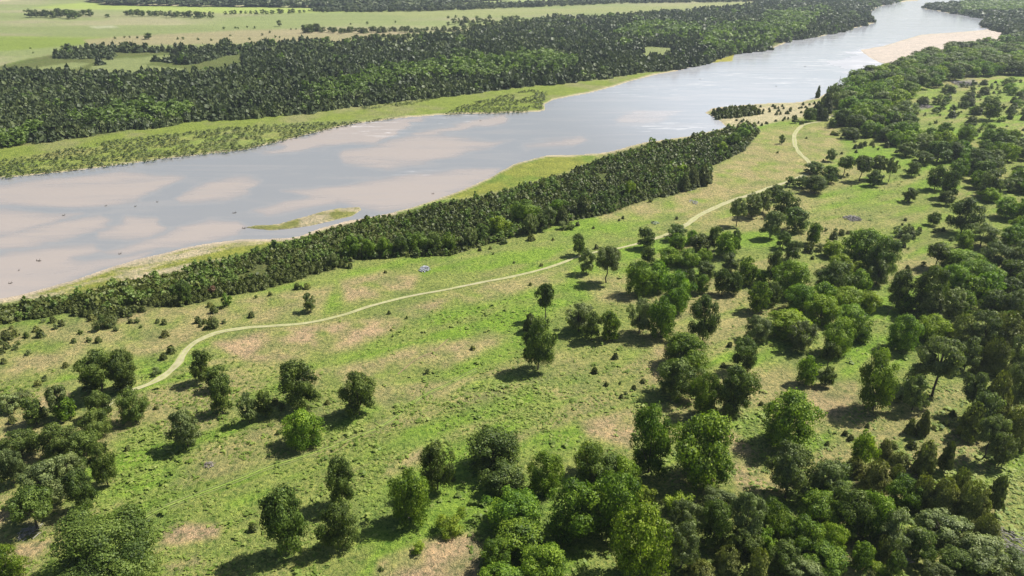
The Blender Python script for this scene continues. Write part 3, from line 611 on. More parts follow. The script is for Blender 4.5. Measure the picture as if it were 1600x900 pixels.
clump("in the wood at the bottom right", [(1235, 735, 72, 82, 'p'), (1290, 748, 64, 66, 'p'), (1283, 800, 66, 62, 'g'), (1330, 800, 72, 74, 'o'), (1368, 808, 60, 70, 'g'), (1405, 832, 64, 64, 'p'), (1475, 824, 76, 46, 'p'), (1540, 864, 92, 66, 'p'), (1495, 880, 60, 50, 'o'),
    (1347, 868, 38, 44, 'g'), (1378, 856, 30, 38, 'C'), (1398, 882, 34, 40, 'o'), (1590, 890, 60, 50, 'p'), (1440, 855, 50, 50, 'o'), (1465, 898, 50, 44, 'p'), (1310, 775, 50, 50, 'o'), (1565, 905, 60, 44, 'C')])
clump("in the cedar stand below the mound", [(1373, 742, 46, 50, 'C'), (1408, 717, 32, 26, 'C'), (1450, 716, 40, 52, 'C'), (1475, 776, 48, 58, 'C'), (1520, 785, 50, 64, 'C'), (1443, 768, 36, 52, 'C'), (1500, 757, 38, 50, 'C'), (1400, 745, 30, 36, 'C'), (1335, 728, 26, 30, 'C'), (1385, 700, 22, 26, 'C'), (1540, 830, 44, 50, 'C')])
clump("in the tall stand at the right edge", [(1530, 605, 44, 70, 'p', 1), (1562, 622, 46, 80, 'C'), (1592, 600, 44, 70, 'p'), (1522, 655, 40, 56, 'C'), (1550, 672, 46, 70, 'p', 1), (1585, 668, 46, 64, 'C'), (1505, 515, 46, 50, 'C'), (1538, 512, 50, 56, 'p'), (1575, 515, 54, 60, 'C'),
    (1602, 550, 50, 56, 'p'), (1516, 550, 40, 50, 'p'), (1555, 556, 44, 56, 'C'), (1592, 475, 50, 50, 'p'), (1536, 640, 40, 60, 'p'), (1570, 700, 40, 50, 'p')])
clump("in the grove right of centre above the clearing", [(1057, 361, 30, 24, 'o'), (1057, 377, 30, 28, 'g'), (1080, 370, 20, 22, 'g'), (1094, 377, 36, 30, 'o'), (1118, 370, 24, 36, 'o'), (1136, 382, 36, 40, 'g'), (1151, 375, 18, 32, 'o'), (1045, 400, 38, 28, 'g'), (1075, 402, 42, 30, 'g'), (1100, 400, 28, 26, 'y'),
    (1001, 434, 44, 54, 'g'), (1030, 432, 40, 46, 'g'), (1057, 455, 52, 62, 'g'), (1078, 438, 28, 38, 'o'), (1098, 443, 26, 30, 'g'), (1103, 420, 34, 26, 'o'), (1131, 438, 28, 40, 'o'), (1143, 408, 32, 30, 'p'), (1167, 422, 34, 44, 'g'), (1150, 440, 24, 34, 'o'), (1190, 433, 28, 26, 'g')])
clump("in the row of five below the trackside trees", [(1001, 490, 44, 54, 'p'), (1036, 495, 46, 64, 'g'), (905, 493, 52, 46, 'p'), (925, 508, 30, 42, 'o'), (953, 508, 32, 46, 'g')])
clump("in the group beside the track's upper straight", [(1155, 324, 25, 32, 'p', 1), (1178, 318, 32, 36, 'p'), (1195, 312, 26, 34, 'p'), (1229, 317, 34, 38, 'o'), (1245, 341, 38, 36, 'o'), (1207, 348, 33, 42, 'p'), (1225, 373, 23, 26, 'o'), (1212, 300, 28, 24, 'o')])
clump("in the thick grove below the green clearing", [(1240, 390, 28, 30, 'o'), (1213, 416, 30, 50, 'o'), (1240, 434, 54, 54, 'g'), (1208, 456, 26, 34, 'o'), (1318, 413, 44, 34, 'y'), (1309, 436, 60, 56, 'o'), (1303, 388, 36, 28, 'y'), (1350, 388, 64, 62, 'g'), (1382, 402, 46, 62, 'o'), (1373, 424, 30, 38, 'p'),
    (1345, 440, 36, 40, 'g'), (1255, 466, 50, 44, 'g'), (1285, 482, 54, 46, 'y'), (1325, 466, 54, 42, 'y'), (1360, 472, 38, 38, 'y'), (1330, 496, 50, 44, 'g'), (1230, 506, 72, 44, 'y'), (1184, 512, 44, 40, 'p'), (1408, 450, 42, 56, 'o'), (1186, 463, 38, 48, 'g'), (1290, 460, 40, 40, 'g'),
    (1256, 522, 48, 46, 'p'), (1312, 524, 52, 58, 'g'), (1298, 548, 30, 46, 'o', 1), (1345, 512, 40, 40, 'g')])
clump("along the edge of the right-hand wood", [(1457, 452, 50, 72, 'o'), (1455, 478, 48, 54, 'c'), (1492, 436, 42, 46, 'g'), (1498, 405, 54, 38, 'g'), (1535, 426, 62, 34, 'g'), (1415, 520, 52, 56, 'g'), (1460, 512, 54, 44, 'y'), (1490, 470, 40, 44, 'p'), (1538, 365, 46, 36, 'p'), (1555, 395, 50, 40, 'p'), (1510, 375, 30, 30, 'g')])
clump("in the flat-topped row right of the track's corner", [(1273, 261, 26, 18, 'o'), (1297, 272, 28, 26, 'o'), (1275, 287, 44, 28, 'o'), (1255, 283, 22, 18, 'o'), (1322, 253, 26, 22, 'o', 1), (1349, 256, 32, 28, 'p', 1), (1374, 255, 28, 26, 'p', 1), (1394, 258, 22, 28, 'p', 1), (1368, 277, 28, 24, 'o')])
clump("beside the river where the track meets the wood", [(1302, 192, 13, 13, 'o'), (1266, 178, 20, 20, 'o'), (1279, 172, 24, 26, 'c'), (1292, 160, 24, 34, 'c'), (1304, 146, 22, 34, 'p'), (1297, 142, 16, 36, 'p', 1), (1312, 144, 16, 24, 'o'), (1290, 178, 16, 20, 'c'), (1243, 187, 12, 10, 'o')])
clump("at the lower edge of the upper right wood", [(1338, 190, 32, 24, 'o'), (1315, 182, 24, 26, 'o'), (1418, 232, 36, 22, 'o'), (1468, 235, 40, 32, 'o'), (1465, 276, 32, 36, 'o'), (1487, 286, 32, 42, 'o'), (1532, 250, 44, 36, 'o'), (1443, 246, 26, 20, 'o'), (1500, 262, 30, 30, 'g'), (1550, 285, 40, 40, 'p'), (1332, 207, 28, 14, 'o'), (1400, 215, 30, 24, 'g')])
clump("along the front edge of the river thicket", [(575, 387, 24, 28, 'g'), (600, 384, 24, 28, 'g'), (625, 381, 24, 28, 'o'), (650, 379, 22, 28, 'g'), (678, 377, 24, 30, 'o'), (702, 377, 24, 28, 'g'), (732, 368, 26, 28, 'p'), (752, 362, 24, 26, 'o'), (820, 330, 44, 38, 'g'), (828, 348, 26, 30, 'p'), (858, 336, 28, 30, 'p'), (845, 345, 22, 26, 'o'),
    (1146, 218, 22, 22, 'g'), (1160, 208, 20, 18, 'g'), (1128, 230, 18, 18, 'y'), (1066, 262, 18, 18, 'y'), (1100, 272, 26, 32, 'c'), (1084, 276, 22, 30, 'c'), (1070, 284, 20, 26, 'c'), (870, 322, 20, 22, 'g'), (880, 335, 22, 28, 'c')])

# ------------------------------------------------------------------ woods of the right-hand slope: tree by tree, spaced by crown
def sample(P, cell, lo=0, hi=1e9, rng=RNG, holes=()):
    W = [hit(a, max(b, -60), 0) for a, b in P]; xs = [w[0] for w in W]; ys = [w[1] for w in W]; out = []
    x0, x1, y0, y1 = min(xs), max(xs), max(min(ys), lo), min(max(ys), hi)
    if y1 <= y0: return np.zeros((0, 2))
    X, Y = np.meshgrid(np.arange(x0, x1, cell), np.arange(y0, y1, cell)); X = X + rng.uniform(-.45, .45, X.shape) * cell; Y = Y + rng.uniform(-.45, .45, Y.shape) * cell
    X = X.ravel(); Y = Y.ravel(); p, q = proj(X, Y, 0); k = inpoly(p, q, P)
    for h in holes: k &= ~inpoly(p, q, h)
    return np.stack([X[k], Y[k]], -1)
R1 = [(1325, 139), (1340, 126), (1378, 116), (1412, 109), (1455, 87), (1510, 78), (1575, 66), (1680, 60), (1680, 118), (1600, 120), (1560, 120), (1500, 122), (1470, 135), (1440, 146), (1405, 160), (1412, 185),
      (1430, 205), (1500, 212), (1600, 220), (1680, 225), (1680, 330), (1610, 305), (1545, 318), (1520, 300), (1492, 262), (1450, 240), (1400, 235), (1345, 212), (1312, 196), (1316, 160)]
R2 = [(1556, 335), (1690, 320), (1690, 600), (1570, 520), (1500, 500), (1496, 470), (1540, 440), (1580, 405)]
cand = []
for lo, hi, cell in ((0, 160, 5.8), (160, 230, 6.2), (230, 330, 7.4), (330, 500, 10), (500, 1200, 15)):
    for P, nm in ((R1, 1), (R2, 2)):
        for x, y in sample(P, cell, lo, hi): cand.append((x, y, cell, nm))
WOOD = []
def wood_zone(p, q, nm):
    if nm == 2: return "in closed wood at right edge, " + ("upper part" if q < 400 else "lower part")
    col_ = "river side" if p < 1400 else "middle" if p < 1500 else "right part"
    row_ = "by the far sandbar" if q < 110 else "above the shrubby slope" if q < 150 else "level with the sandy point" if q < 185 else "above the green clearing" if q < 240 else "right of the green clearing"
    return "in slope wood %s, %s" % (row_, col_)
for x, y, cell, nm in cand:
    if any((x - a) ** 2 + (y - b) ** 2 < (w * .5) ** 2 for a, b, w in TREES[:260]): continue
    if vnoise(x / 14, y / 14, 55) < (.3 if x < 190 else .16) and nm == 1 and y < 330: continue
    p, q = proj(x, y, 0); k = random.choices('ogpyc', [3, 6, 4, 2.2, .5] if nm == 1 else [1.5, 5, 4, 2.2, 1.0])[0]
    W = cell * random.uniform(.75, 1.25); Ht = W * random.uniform(.75, 1.05) if k != 'c' else W * 1.2
    s, _ = pxm(float(q))
    e = put_tree(float(p), float(q), W * (1.15 if y > 330 else 1), min(Ht, 9.5), k, 1 if W * s > 22 else 0, "x", "trees of the upper right wood" if nm == 1 else "trees of the right edge wood")
    WOOD.append((wood_zone(p, q, nm), ADJ[k], float(p), e))
def relabel(items):
    for key in sorted(set((z, a) for z, a, _, _ in items)):
        its = sorted([i for i in items if (i[0], i[1]) == key], key=lambda i: i[2])
        for j, i in enumerate(its): i[3]["label"] = ordlab(j, len(its), key[1], key[0])
relabel(WOOD)

# ------------------------------------------------------------------ small cedar shrubs dotted over the meadow
SHRUB = {}
def shrub_mesh(k, v):
    if (k, v) not in SHRUB:
        big = v >= 10; nf, sz = (3200, .03) if big else (420, .08)
        if k in 'cC': V, F, Tn = cone(300 + v, nf, sz, .0, 1.9)
        else: (V, F, Tn), _ = crown(320 + v, 22 if big else 14, nf, sz * .9, .0)
        SHRUB[k, v] = mesh_np("shrub_foliage", V, F, LEAF[k], {"tone": ('FLOAT', Tn)})
    return SHRUB[k, v]
def shrub(cx, cy, w, h, kind, label, group):
    py, W, Ht = solve(cx, cy, w, h, 0.0); x, y, z = ground(cx, py)
    o = link({'c': "cedar_shrub", 'o': "dark_shrub", 'g': "green_shrub", 'r': "rusty_shrub", 'C': "olive_shrub", 'p': "pale_shrub", 'y': "leafy_weed_bush"}[kind], shrub_mesh(kind, random.randrange(4) + (10 if w > 14 else 0)), None, (x, y, z - .03))
    o.scale = (W * 1.1, W * 1.1, max(Ht, W * .75)); o.rotation_euler = (0, 0, random.uniform(0, 6.28)); tag(o, label, "shrub", group); return o
def shrubs(where, pts, ox, oy, div, w0=9.5, kinds='ccoCp'):
    L2 = sorted([(ox + p[0] / div, oy + p[1] / div, p[2] if len(p) > 2 else w0 * random.uniform(.75, 1.15)) for p in pts]); n = len(L2)
    for j, (x, y, w) in enumerate(L2):
        k = random.choice(kinds)
        lab = ordlab(j, n, "small shrub", where)
        shrub(x, y, w, w * (1.02 if k == 'c' else .85), k, lab, "small shrubs " + where)
shrubs("between the left grove and river thicket", [(35, 670, 16), (75, 660, 14), (128, 668, 12), (192, 660, 13), (172, 640), (205, 600), (250, 595), (263, 630), (290, 612), (348, 694), (415, 690), (463, 690), (375, 655), (433, 588, 12), (485, 610, 26), (515, 600, 20), (547, 640), (613, 603), (647, 598), (662, 628, 6),
    (740, 603, 7), (772, 607), (615, 568, 12), (135, 750, 12), (20, 790), (85, 705), (75, 727), (10, 742), (35, 718, 11), (55, 633, 7), (5, 700, 10)], 0, 300, 3)
shrubs("above the track left of its bend", [(775, 662, 13), (805, 735, 13), (768, 768, 11), (735, 838, 16), (310, 808, 10), (215, 870, 12), (850, 520, 10)], 0, 300, 3)
shrubs("in the cluster above the track's bend", [(930, 597, 11), (960, 605, 8), (1000, 610, 18), (1050, 605, 9), (965, 635, 7), (940, 622, 7), (985, 525, 10), (1005, 548, 12), (1038, 540, 7)], 0, 300, 3)
shrubs("along the meadow side of the river thicket", [(1180, 573), (1200, 490, 6), (1267, 475, 7), (1395, 440), (1440, 440, 11), (1412, 445, 6), (1842, 673, 5), (1907, 587, 6)], 0, 300, 3)
shrubs("in the open middle meadow", [(222, 563, 6), (400, 840, 10), (615, 728, 9), (885, 430, 6), (935, 340, 6), (807, 327, 5), (232, 645, 4), (205, 372, 6)], 534, 300, 3)
shrubs("at the foot of the river thicket in the middle", [(648, 267, 6), (697, 260, 6), (710, 287, 5), (888, 210, 13), (990, 220, 5), (1180, 165, 4), (1193, 255, 8), (310, 295, 7), (350, 290, 10), (470, 288, 6), (505, 290, 7), (1035, 155, 16), (1075, 157, 14), (1105, 148, 7), (965, 160, 7), (760, 225, 14), (40, 343, 9), (15, 343, 8)], 534, 300, 3)
shrubs("on the tan upper meadow", [(1318, 118, 5), (1300, 130, 4), (1570, 120, 5), (1450, 35, 9), (1460, 140, 4)], 534, 300, 3)
shrubs("in the weedy centre right meadow", [(1360, 150), (645, 222, 10), (515, 312, 11), (587, 395, 10), (820, 378, 9), (762, 420, 8), (678, 390, 6), (713, 455, 7), (683, 475, 7), (943, 432, 8), (1555, 520, 7), (1320, 280, 8)], 800, 500, 4)
shrubs("in the green clearing at upper right", [(357, 232, 7), (420, 240, 8), (458, 250, 10), (500, 250, 7), (410, 270, 12), (810, 235, 14), (870, 245, 20), (810, 262, 12), (865, 280, 15), (945, 230, 8), (935, 250, 11), (915, 280, 9), (765, 295, 14), (795, 320, 10), (770, 322, 13), (845, 328, 9), (828, 360, 5), (878, 350, 5), (857, 170, 5), (838, 200, 4),
    (880, 200, 4), (1040, 240, 9), (1065, 235, 7), (1092, 232, 7), (968, 448, 9), (875, 488, 9), (870, 465, 6), (828, 412, 4), (277, 408, 6), (270, 370, 10), (320, 345, 16), (250, 350, 14), (377, 328, 7), (1125, 165, 7), (1130, 150, 6), (1150, 290, 10)], 1200, 300, 4)
shrubs("on the mound left of the tall cedars", [(480, 705, 9), (515, 735, 10), (620, 660, 7), (370, 770, 7), (1035, 670, 8), (1110, 640, 10), (1150, 580, 10), (780, 780, 14), (895, 775, 14), (950, 720, 10), (800, 500, 10), (830, 480, 8)], 1200, 500, 4, kinds='ccC')
shrubs("right of the track's S-bend", [(405, 430, 8), (430, 435, 8), (60, 550, 4), (240, 460, 4), (690, 530, 5), (540, 480, 6), (545, 515, 7), (575, 508, 9), (600, 498, 8), (460, 555, 4), (495, 690, 6), (945, 692, 4), (520, 760, 3), (480, 430, 9), (500, 415, 10), (520, 445, 10), (540, 425, 9), (560, 460, 6), (490, 455, 7), (650, 495, 8),
    (620, 440, 10), (740, 505, 9), (770, 490, 8), (800, 545, 5), (660, 515, 5), (210, 365, 7), (390, 365, 5), (455, 460, 4), (345, 600, 3), (550, 545, 5)], 1200, 100, 4)
shrubs("beside the small trees of the lower meadow", [(430, 627, 13), (441, 634, 10), (512, 628, 9), (396, 823, 14), (435, 675, 9), (706, 745, 11), (655, 858, 10), (245, 636, 8), (596, 888, 9)], 0, 0, 1)
shrubs("in the shade of the left grove", [(34, 609, 8), (70, 642, 14), (60, 598, 12), (118, 688, 10), (20, 655, 12), (200, 700, 9)], 0, 0, 1)
# bright weed bushes
for lab, a in (("bright green weed bush between feathery tree and lower grove", (702, 822, 42, 26)), ("small bright weed bush above the bare soil at bottom", (655, 857, 24, 18)), ("bright weed patch at the foot of the S-shaped gap", (722, 800, 16, 16)),
               ("light green bush beside the pale grey-green trees", (1060, 785, 44, 22)), ("light green bush on the sunny gap in the lower grove", (1010, 778, 40, 28)), ("yellow-green bush in the bottom right gap", (1370, 890, 30, 20))):
    shrub(*a, 'y', lab, None)
# peninsula bushes: dark tufts on pale sand
PEN = []
for x, y in sample(PENINSULA, 4.6):
    p, q = proj(x, y, 0)
    if p < 1150 or vnoise(x / 9, y / 9, 14) < .25: continue
    shrub(float(p), float(q), random.uniform(3, 5.5), random.uniform(3, 5), 'c', "x", "bushes on the sandy point"); PEN.append(("on the sandy point", "tiny dark bush", float(p), bpy.context.scene.collection.objects[-1]))
relabel(PEN)
# shrubby slope of the far right
R3 = [(1405, 163), (1440, 150), (1500, 128), (1600, 124), (1670, 124), (1670, 215), (1600, 214), (1500, 210), (1425, 203)]
SLOPE = []
for x, y in sample(R3, 7.4):
    if vnoise(x / 12, y / 12, 24) < .22: continue
    p, q = proj(x, y, 0)
    if inpoly(np.array([p]), np.array([q]), [(1425, 158), (1460, 158), (1460, 174), (1425, 174)])[0]: continue
    w = random.choice((4, 6, 9, 12, 16)) * random.uniform(.8, 1.2)
    kk = random.choice('oogcp'); e = shrub(float(p), float(q), w, w * .8, kk, "x", "shrubs of the upper right slope")
    SLOPE.append(("on open slope %s, %s" % ("above the slash heap" if q < 160 else "below the slash heap" if q < 190 else "at its lower edge", "left part" if p < 1480 else "middle" if p < 1550 else "right part"), {'o': "dark", 'g': "green", 'c': "blackish", 'p': "grey-green"}[kk] + " shrub", float(p), e))
relabel(SLOPE)

# ------------------------------------------------------------------ merged masses ("stuff")
def scatter(name, pts, W, H, protos, material, tone_amp=.3, kind="stuff", label=None, cat=None, rng=RNG, z=None):
    Vs, Fs, Ts, off = [], [], [], 0
    pk = rng.integers(0, len(protos), len(pts))
    p, q = proj(pts[:, 0], pts[:, 1], 0); hz = height(p, q) if z is None else z
    for k, (V, F, Tn) in enumerate(protos):
        idx = np.where(pk == k)[0]
        if not len(idx): continue
        a = rng.uniform(0, 6.28, len(idx)); c, s = np.cos(a), np.sin(a)
        X = V[None, :, 0] * c[:, None] - V[None, :, 1] * s[:, None]; Y = V[None, :, 0] * s[:, None] + V[None, :, 1] * c[:, None]
        o = np.stack([X * W[idx, None] + pts[idx, 0, None], Y * W[idx, None] + pts[idx, 1, None], V[None, :, 2] * H[idx, None] + hz[idx, None] - .05], -1)
        Vs.append(o.reshape(-1, 3)); Fs.append((F[None] + (np.arange(len(idx)) * len(V))[:, None, None]).reshape(-1, F.shape[1]) + off); off += len(idx) * len(V)
        px_, py_ = pts[idx, 0, None], pts[idx, 1, None]
        Ts.append(np.clip(Tn[None] * .6 + .2 + rng.uniform(-tone_amp, tone_amp, (len(idx), 1)) + (fbm(px_ / 24, py_ / 24, 15, 3) - .5) * 1.1, 0, 1).ravel())
    o = link(name, mesh_np(name, np.concatenate(Vs), np.concatenate(Fs), material, {"tone": ('FLOAT', np.concatenate(Ts))})); tag(o, label, cat, None, kind); return o
SC = [cone(50 + i, 70, .16, 0, 1.15) for i in range(5)]; SCT = [cone(60 + i, 46, .19, 0, 1.15) for i in range(5)]
SR = [crown(70 + i, 9, 110, .12, .05)[0] for i in range(5)]; ST = [crown(80 + i, 6, 26, .22, 0)[0] for i in range(5)]
M_FC = leaf_mat("far cedar foliage", (.032, .046, .017), (.058, .080, .028), (.105, .128, .042), .15, 0, 0)
M_FD = leaf_mat("far broadleaf foliage", (.075, .115, .026), (.125, .185, .040), (.185, .250, .060), .3, 0, 0)
M_NC = leaf_mat("young cedar foliage", (.046, .062, .014), (.084, .104, .022), (.130, .148, .036), .2, 0, 0)
M_WI = leaf_mat("willow shrub foliage", (.034, .050, .014), (.062, .084, .022), (.110, .135, .040), .2, 0, 0)

# near-bank thicket of young cedars: the 300 nearest stand as single trees, the rest as one mass
pts = np.concatenate([sample(THICKET, c, lo, hi) for lo, hi, c in ((60, 200, 1.0), (200, 300, 1.15), (300, 430, 1.55))])
p, q = proj(pts[:, 0], pts[:, 1], 0); vis = (p > -60) & (p < 1660); pts = pts[vis]; p = p[vis]; q = q[vis]
gap = (vnoise(pts[:, 0] / 6, pts[:, 1] / 6, 71) > .13); pts = pts[gap]; p = p[gap]; q = q[gap]
inframe = (p > 5) & (p < 1595); size = np.where(inframe, 1 / np.hypot(pts[:, 0], pts[:, 1]), 0); edge = -sdf(p, q, THICKET)
order = np.argsort(-size + 0.002 * (edge < -14)); near = order[:300]; rest = order[300:]
CM = [mesh_np("young_cedar", *cone(400 + i, 300, .09, 0, 1.3)[:2], M_NC, {"tone": ('FLOAT', cone(400 + i, 300, .09, 0, 1.3)[2])}) for i in range(5)]
YC = []
BELT = ["in thicket at left frame edge", "in thicket above the leftmost shrubs", "in thicket around the sandy notch", "in thicket by tall dark tree", "in thicket by the rusty shrub", "in thicket above lone tree", "in thicket above bluish heap", "in thicket beyond bluish heap", "in thicket by brightest tree",
        "in thicket behind tall trees", "in thicket above dark trackside tree", "in thicket near right end", "in thicket by the tan meadow"]
for i in near:
    x, y, z = ground(float(p[i]), float(q[i])); o = link("young_cedar", random.choice(CM), None, (x, y, z - .05)); w = random.uniform(1.0, 1.9)
    o.scale = (w, w, w * random.uniform(.85, 1.2)); o.rotation_euler = (0, 0, random.uniform(0, 6.28)); tag(o, "x", "tree", "young cedars of the river thicket"); YC.append((BELT[min(int(p[i] / 90), len(BELT) - 1)], "young cedar", float(p[i]), o))
relabel(YC)
rest_p = pts[rest]; dd = np.hypot(rest_p[:, 0], rest_p[:, 1]); w = (RNG.uniform(.95, 1.7, len(rest_p)) + 1.1 * RNG.uniform(0, 1, len(rest_p)) ** 5) * np.clip(dd / 250, 1, 1.4) * (.75 + .6 * vnoise(rest_p[:, 0] / 9, rest_p[:, 1] / 9, 12))
bl = RNG.uniform(0, 1, len(w)) < .12 + .3 * (vnoise(rest_p[:, 0] / 12, rest_p[:, 1] / 12, 66) > .68)
scatter("thicket_broadleaf", rest_p[bl], w[bl] * 1.25, w[bl] * 1.2, SR, M_FD, .35, label="lighter broadleaf bushes mixed into the near bank thicket", cat="thicket")
rest_p = rest_p[~bl]; w = w[~bl]
scatter("cedar_thicket", rest_p, w, w * RNG.uniform(.6, 1.05, len(w)), SC, M_NC, .35, label="dense belt of young cedars along the near river bank", cat="thicket")

def willow(seed):
    g = np.random.default_rng(seed); n = 16; t = g.uniform(0, 6.28, n); r = g.uniform(0, .5, n)
    P = np.stack([np.cos(t) * r, np.sin(t) * r, (.9 - r * .9) * g.uniform(.5, 1, n)], -1); N = np.stack([np.cos(t) * .8, np.sin(t) * .8, np.full(n, .8)], -1)
    return leaves(P, N, .17, g, np.clip(.5 + g.normal(0, .28, n), 0, 1), .9)
SW = [willow(130 + i) for i in range(6)]
# far wood
P_, W_, H_ = [], [], []
for lo, hi, c in ((200, 420, 2.75), (420, 600, 3.4), (600, 850, 4.5), (850, 1300, 7.0), (1300, 2600, 14)):
    a = sample(FAR_WOOD, c, lo, hi, holes=CLEARINGS); P_.append(a); W_.append(np.full(len(a), c))
P_ = np.concatenate(P_); W_ = np.concatenate(W_); p, q = proj(P_[:, 0], P_[:, 1], 0); k = (p > -220) & (p < 1800)
k &= ~((vnoise(P_[:, 0] / 26, P_[:, 1] / 26, 33) < .66) & (q < 117) & (q > 82) & (p < 380)) & ~((vnoise(P_[:, 0] / 30, P_[:, 1] / 22, 35) < .40) & (sdf(p, q, FAR_WOOD) < 9) & (q < 80)); P_ = P_[k]; W_ = W_[k]; p = p[k]; q = q[k]
BROAD = [[(480, 147), (600, 118), (700, 100), (800, 92), (860, 90), (900, 100), (860, 118), (760, 122), (650, 125), (520, 160)], [(1100, 88), (1110, 50), (1200, 30), (1290, 20), (1260, 45), (1200, 72)], [(960, 60), (1000, 45), (1100, 48), (1080, 62), (1000, 62)],
         [(110, 190), (200, 170), (300, 178), (280, 192), (180, 200)], [(0, 225), (60, 200), (60, 215), (10, 232)]]
pb = np.full(len(p), .012)
for B in BROAD: pb = np.maximum(pb, sstep(-6, 4, sdf(p, q, B)) * .75)
pb = pb * np.where(vnoise(P_[:, 0] / 26, P_[:, 1] / 26, 91) > .42, 1.5, .25); br = RNG.uniform(0, 1, len(p)) < pb
hn = .72 + .6 * fbm(P_[:, 0] / 18, P_[:, 1] / 18, 19, 3); w = W_ * (RNG.uniform(.85, 1.4, len(W_)) + .7 * RNG.uniform(0, 1, len(W_)) ** 7) * hn; h = np.clip(w * RNG.uniform(.8, 1.3, len(w)), 2.2, 7.5)
scatter("cedar_wood", P_[~br], w[~br], h[~br], SCT, M_FC, .3, label="wide dark cedar wood on the far side of the river", cat="wood")
scatter("broadleaf_wood", P_[br], w[br] * 1.8, h[br] * 1.3, SR, M_FD, .35, label="lighter broadleaf trees mixed into the wood across the river", cat="wood")
# willow scrub on the far bank
a = np.concatenate([sample(S, 1.9) for S in SHRUB_FLAT]); p, q = proj(a[:, 0], a[:, 1], 0); k = (p > -100) & (vnoise(a[:, 0] / 7, a[:, 1] / 7, 17) > .22); a = a[k]
w = RNG.uniform(1.0, 2.6, len(a)); scatter("willow_scrub", a, w, w * .5, SW, M_WI, .45, label="low willow scrub along the far river bank", cat="scrub")
a = sample([(1113, 172), (1150, 168), (1175, 166), (1190, 176), (1150, 182), (1120, 183)], 2.0); w = RNG.uniform(1.8, 3, len(a)); scatter("cedar_scrub", a, w, w * 1.1, SC, M_NC, label="dark scrub covering the tip of the sandy point", cat="scrub")
# wooded point and strip across the river at the far right
RW = [(1446, 10), (1500, 5), (1560, -3), (1700, -12), (1900, -10), (1900, 60), (1680, 60), (1575, 62), (1571, 50), (1545, 43), (1536, 38), (1549, 29), (1512, 23), (1470, 16)]
a = np.concatenate([sample(RW, c, lo, hi) for lo, hi, c in ((400, 800, 5.5), (800, 1200, 7.5), (1200, 2600, 14))]); w = np.clip(np.hypot(a[:, 0], a[:, 1]) / 110, 5, 16) * RNG.uniform(.9, 1.4, len(a)); p, q = proj(a[:, 0], a[:, 1], 0)
br = (q < 22) & (RNG.uniform(0, 1, len(a)) < .8) & (p > 1500)
scatter("cedar_wood", a[~br], w[~br], np.clip(w[~br], 4, 7), SCT, M_FC, label="dark cedar wood on the point at the far right", cat="wood")
scatter("broadleaf_wood", a[br], w[br] * 1.2, np.clip(w[br], 4, 8), SR, M_FD, label="light green wood at the top right corner", cat="wood")

# ------------------------------------------------------------------ field trees and hedgerows beyond the wood, each a tree
def row(where, x0, x1, y0, y1, n, w, h, kinds='op', jy=1.5):
    its = []
    for i in range(n):
        t = (i + random.uniform(.1, .9)) / n; k = random.choice(kinds); ww = w * random.uniform(.75, 1.25)
        e = T(x0 + (x1 - x0) * t, y0 + (y1 - y0) * t + random.uniform(-jy, jy), ww, ww * h, k, "x", "trees " + where); its.append((where, ADJ[k], x0 + (x1 - x0) * t, e))
    relabel(its)
row("in the left hedgerow of the hay field", 40, 142, 21, 21, 16, 13, .8, 'oopp'); row("in the middle hedgerow of the hay field", 196, 330, 20, 23, 20, 11, .75, 'oopp', 1.2)
row("in the right hedgerow of the hay field", 346, 482, 20, 17, 16, 8, .7, 'op', 1); T(168, 24.5, 9, 5, 'o', "lone bush between the two left hedgerows")
T(232, 56, 15, 8, 'o', "dark lone bush in the middle of the pale field"); T(437, 36, 11, 9, 'p', "pale lone tree above the far wood")
row("in the clump at the head of the diagonal hedge", 474, 500, 44, 42, 7, 11, .9, 'oc'); row("along the diagonal hedge across the fields", 500, 640, 47, 46, 24, 10, .75, 'ocp')
row("along the second diagonal hedge across the fields", 550, 700, 60, 53, 26, 11, .75, 'ocp', 2); row("along the hedge in the upper fields", 640, 800, 48, 39, 30, 10, .7, 'ocp', 2); row("in the dark copse beside the pale clearing", 734, 850, 54, 52, 26, 11, .8, 'oc', 3)
row("in the spinney right of the pale field", 700, 905, 34, 31, 34, 10, .8, 'ocp', 4); row("in the loose wood between spinney and main wood", 780, 1010, 40, 26, 50, 11, .75, "ocp", 7); row("in the thin hedge over the upper field", 950, 1240, 22, 9, 30, 9, .6, 'ocp', 1)
for lab, pts_ in (("dotted over the pale field", [(195, 58), (203, 57.5), (215, 58.5), (48, 75), (98, 74), (278, 60), (286, 60), (350, 44), (368, 43), (372, 43.5), (386, 41.5), (398, 43), (455, 45), (463, 45), (310, 61), (330, 62), (410, 54), (430, 57), (437, 58), (415, 60), (422, 50), (502, 61), (548, 37), (574, 36), (618, 34), (700, 27), (712, 26), (724, 26), (765, 25), (785, 26),
                   (952, 23), (962, 23), (975, 24), (990, 23), (1005, 22), (1030, 20), (745, 27), (180, 59), (390, 61), (360, 55), (90, 81), (52, 82)]),):
    relabel([(lab, "tiny dark bush", x, shrub(x, y, random.uniform(3, 6), random.uniform(2.2, 3.6), 'o', "x", "bushes " + lab)) for (x, y) in pts_])

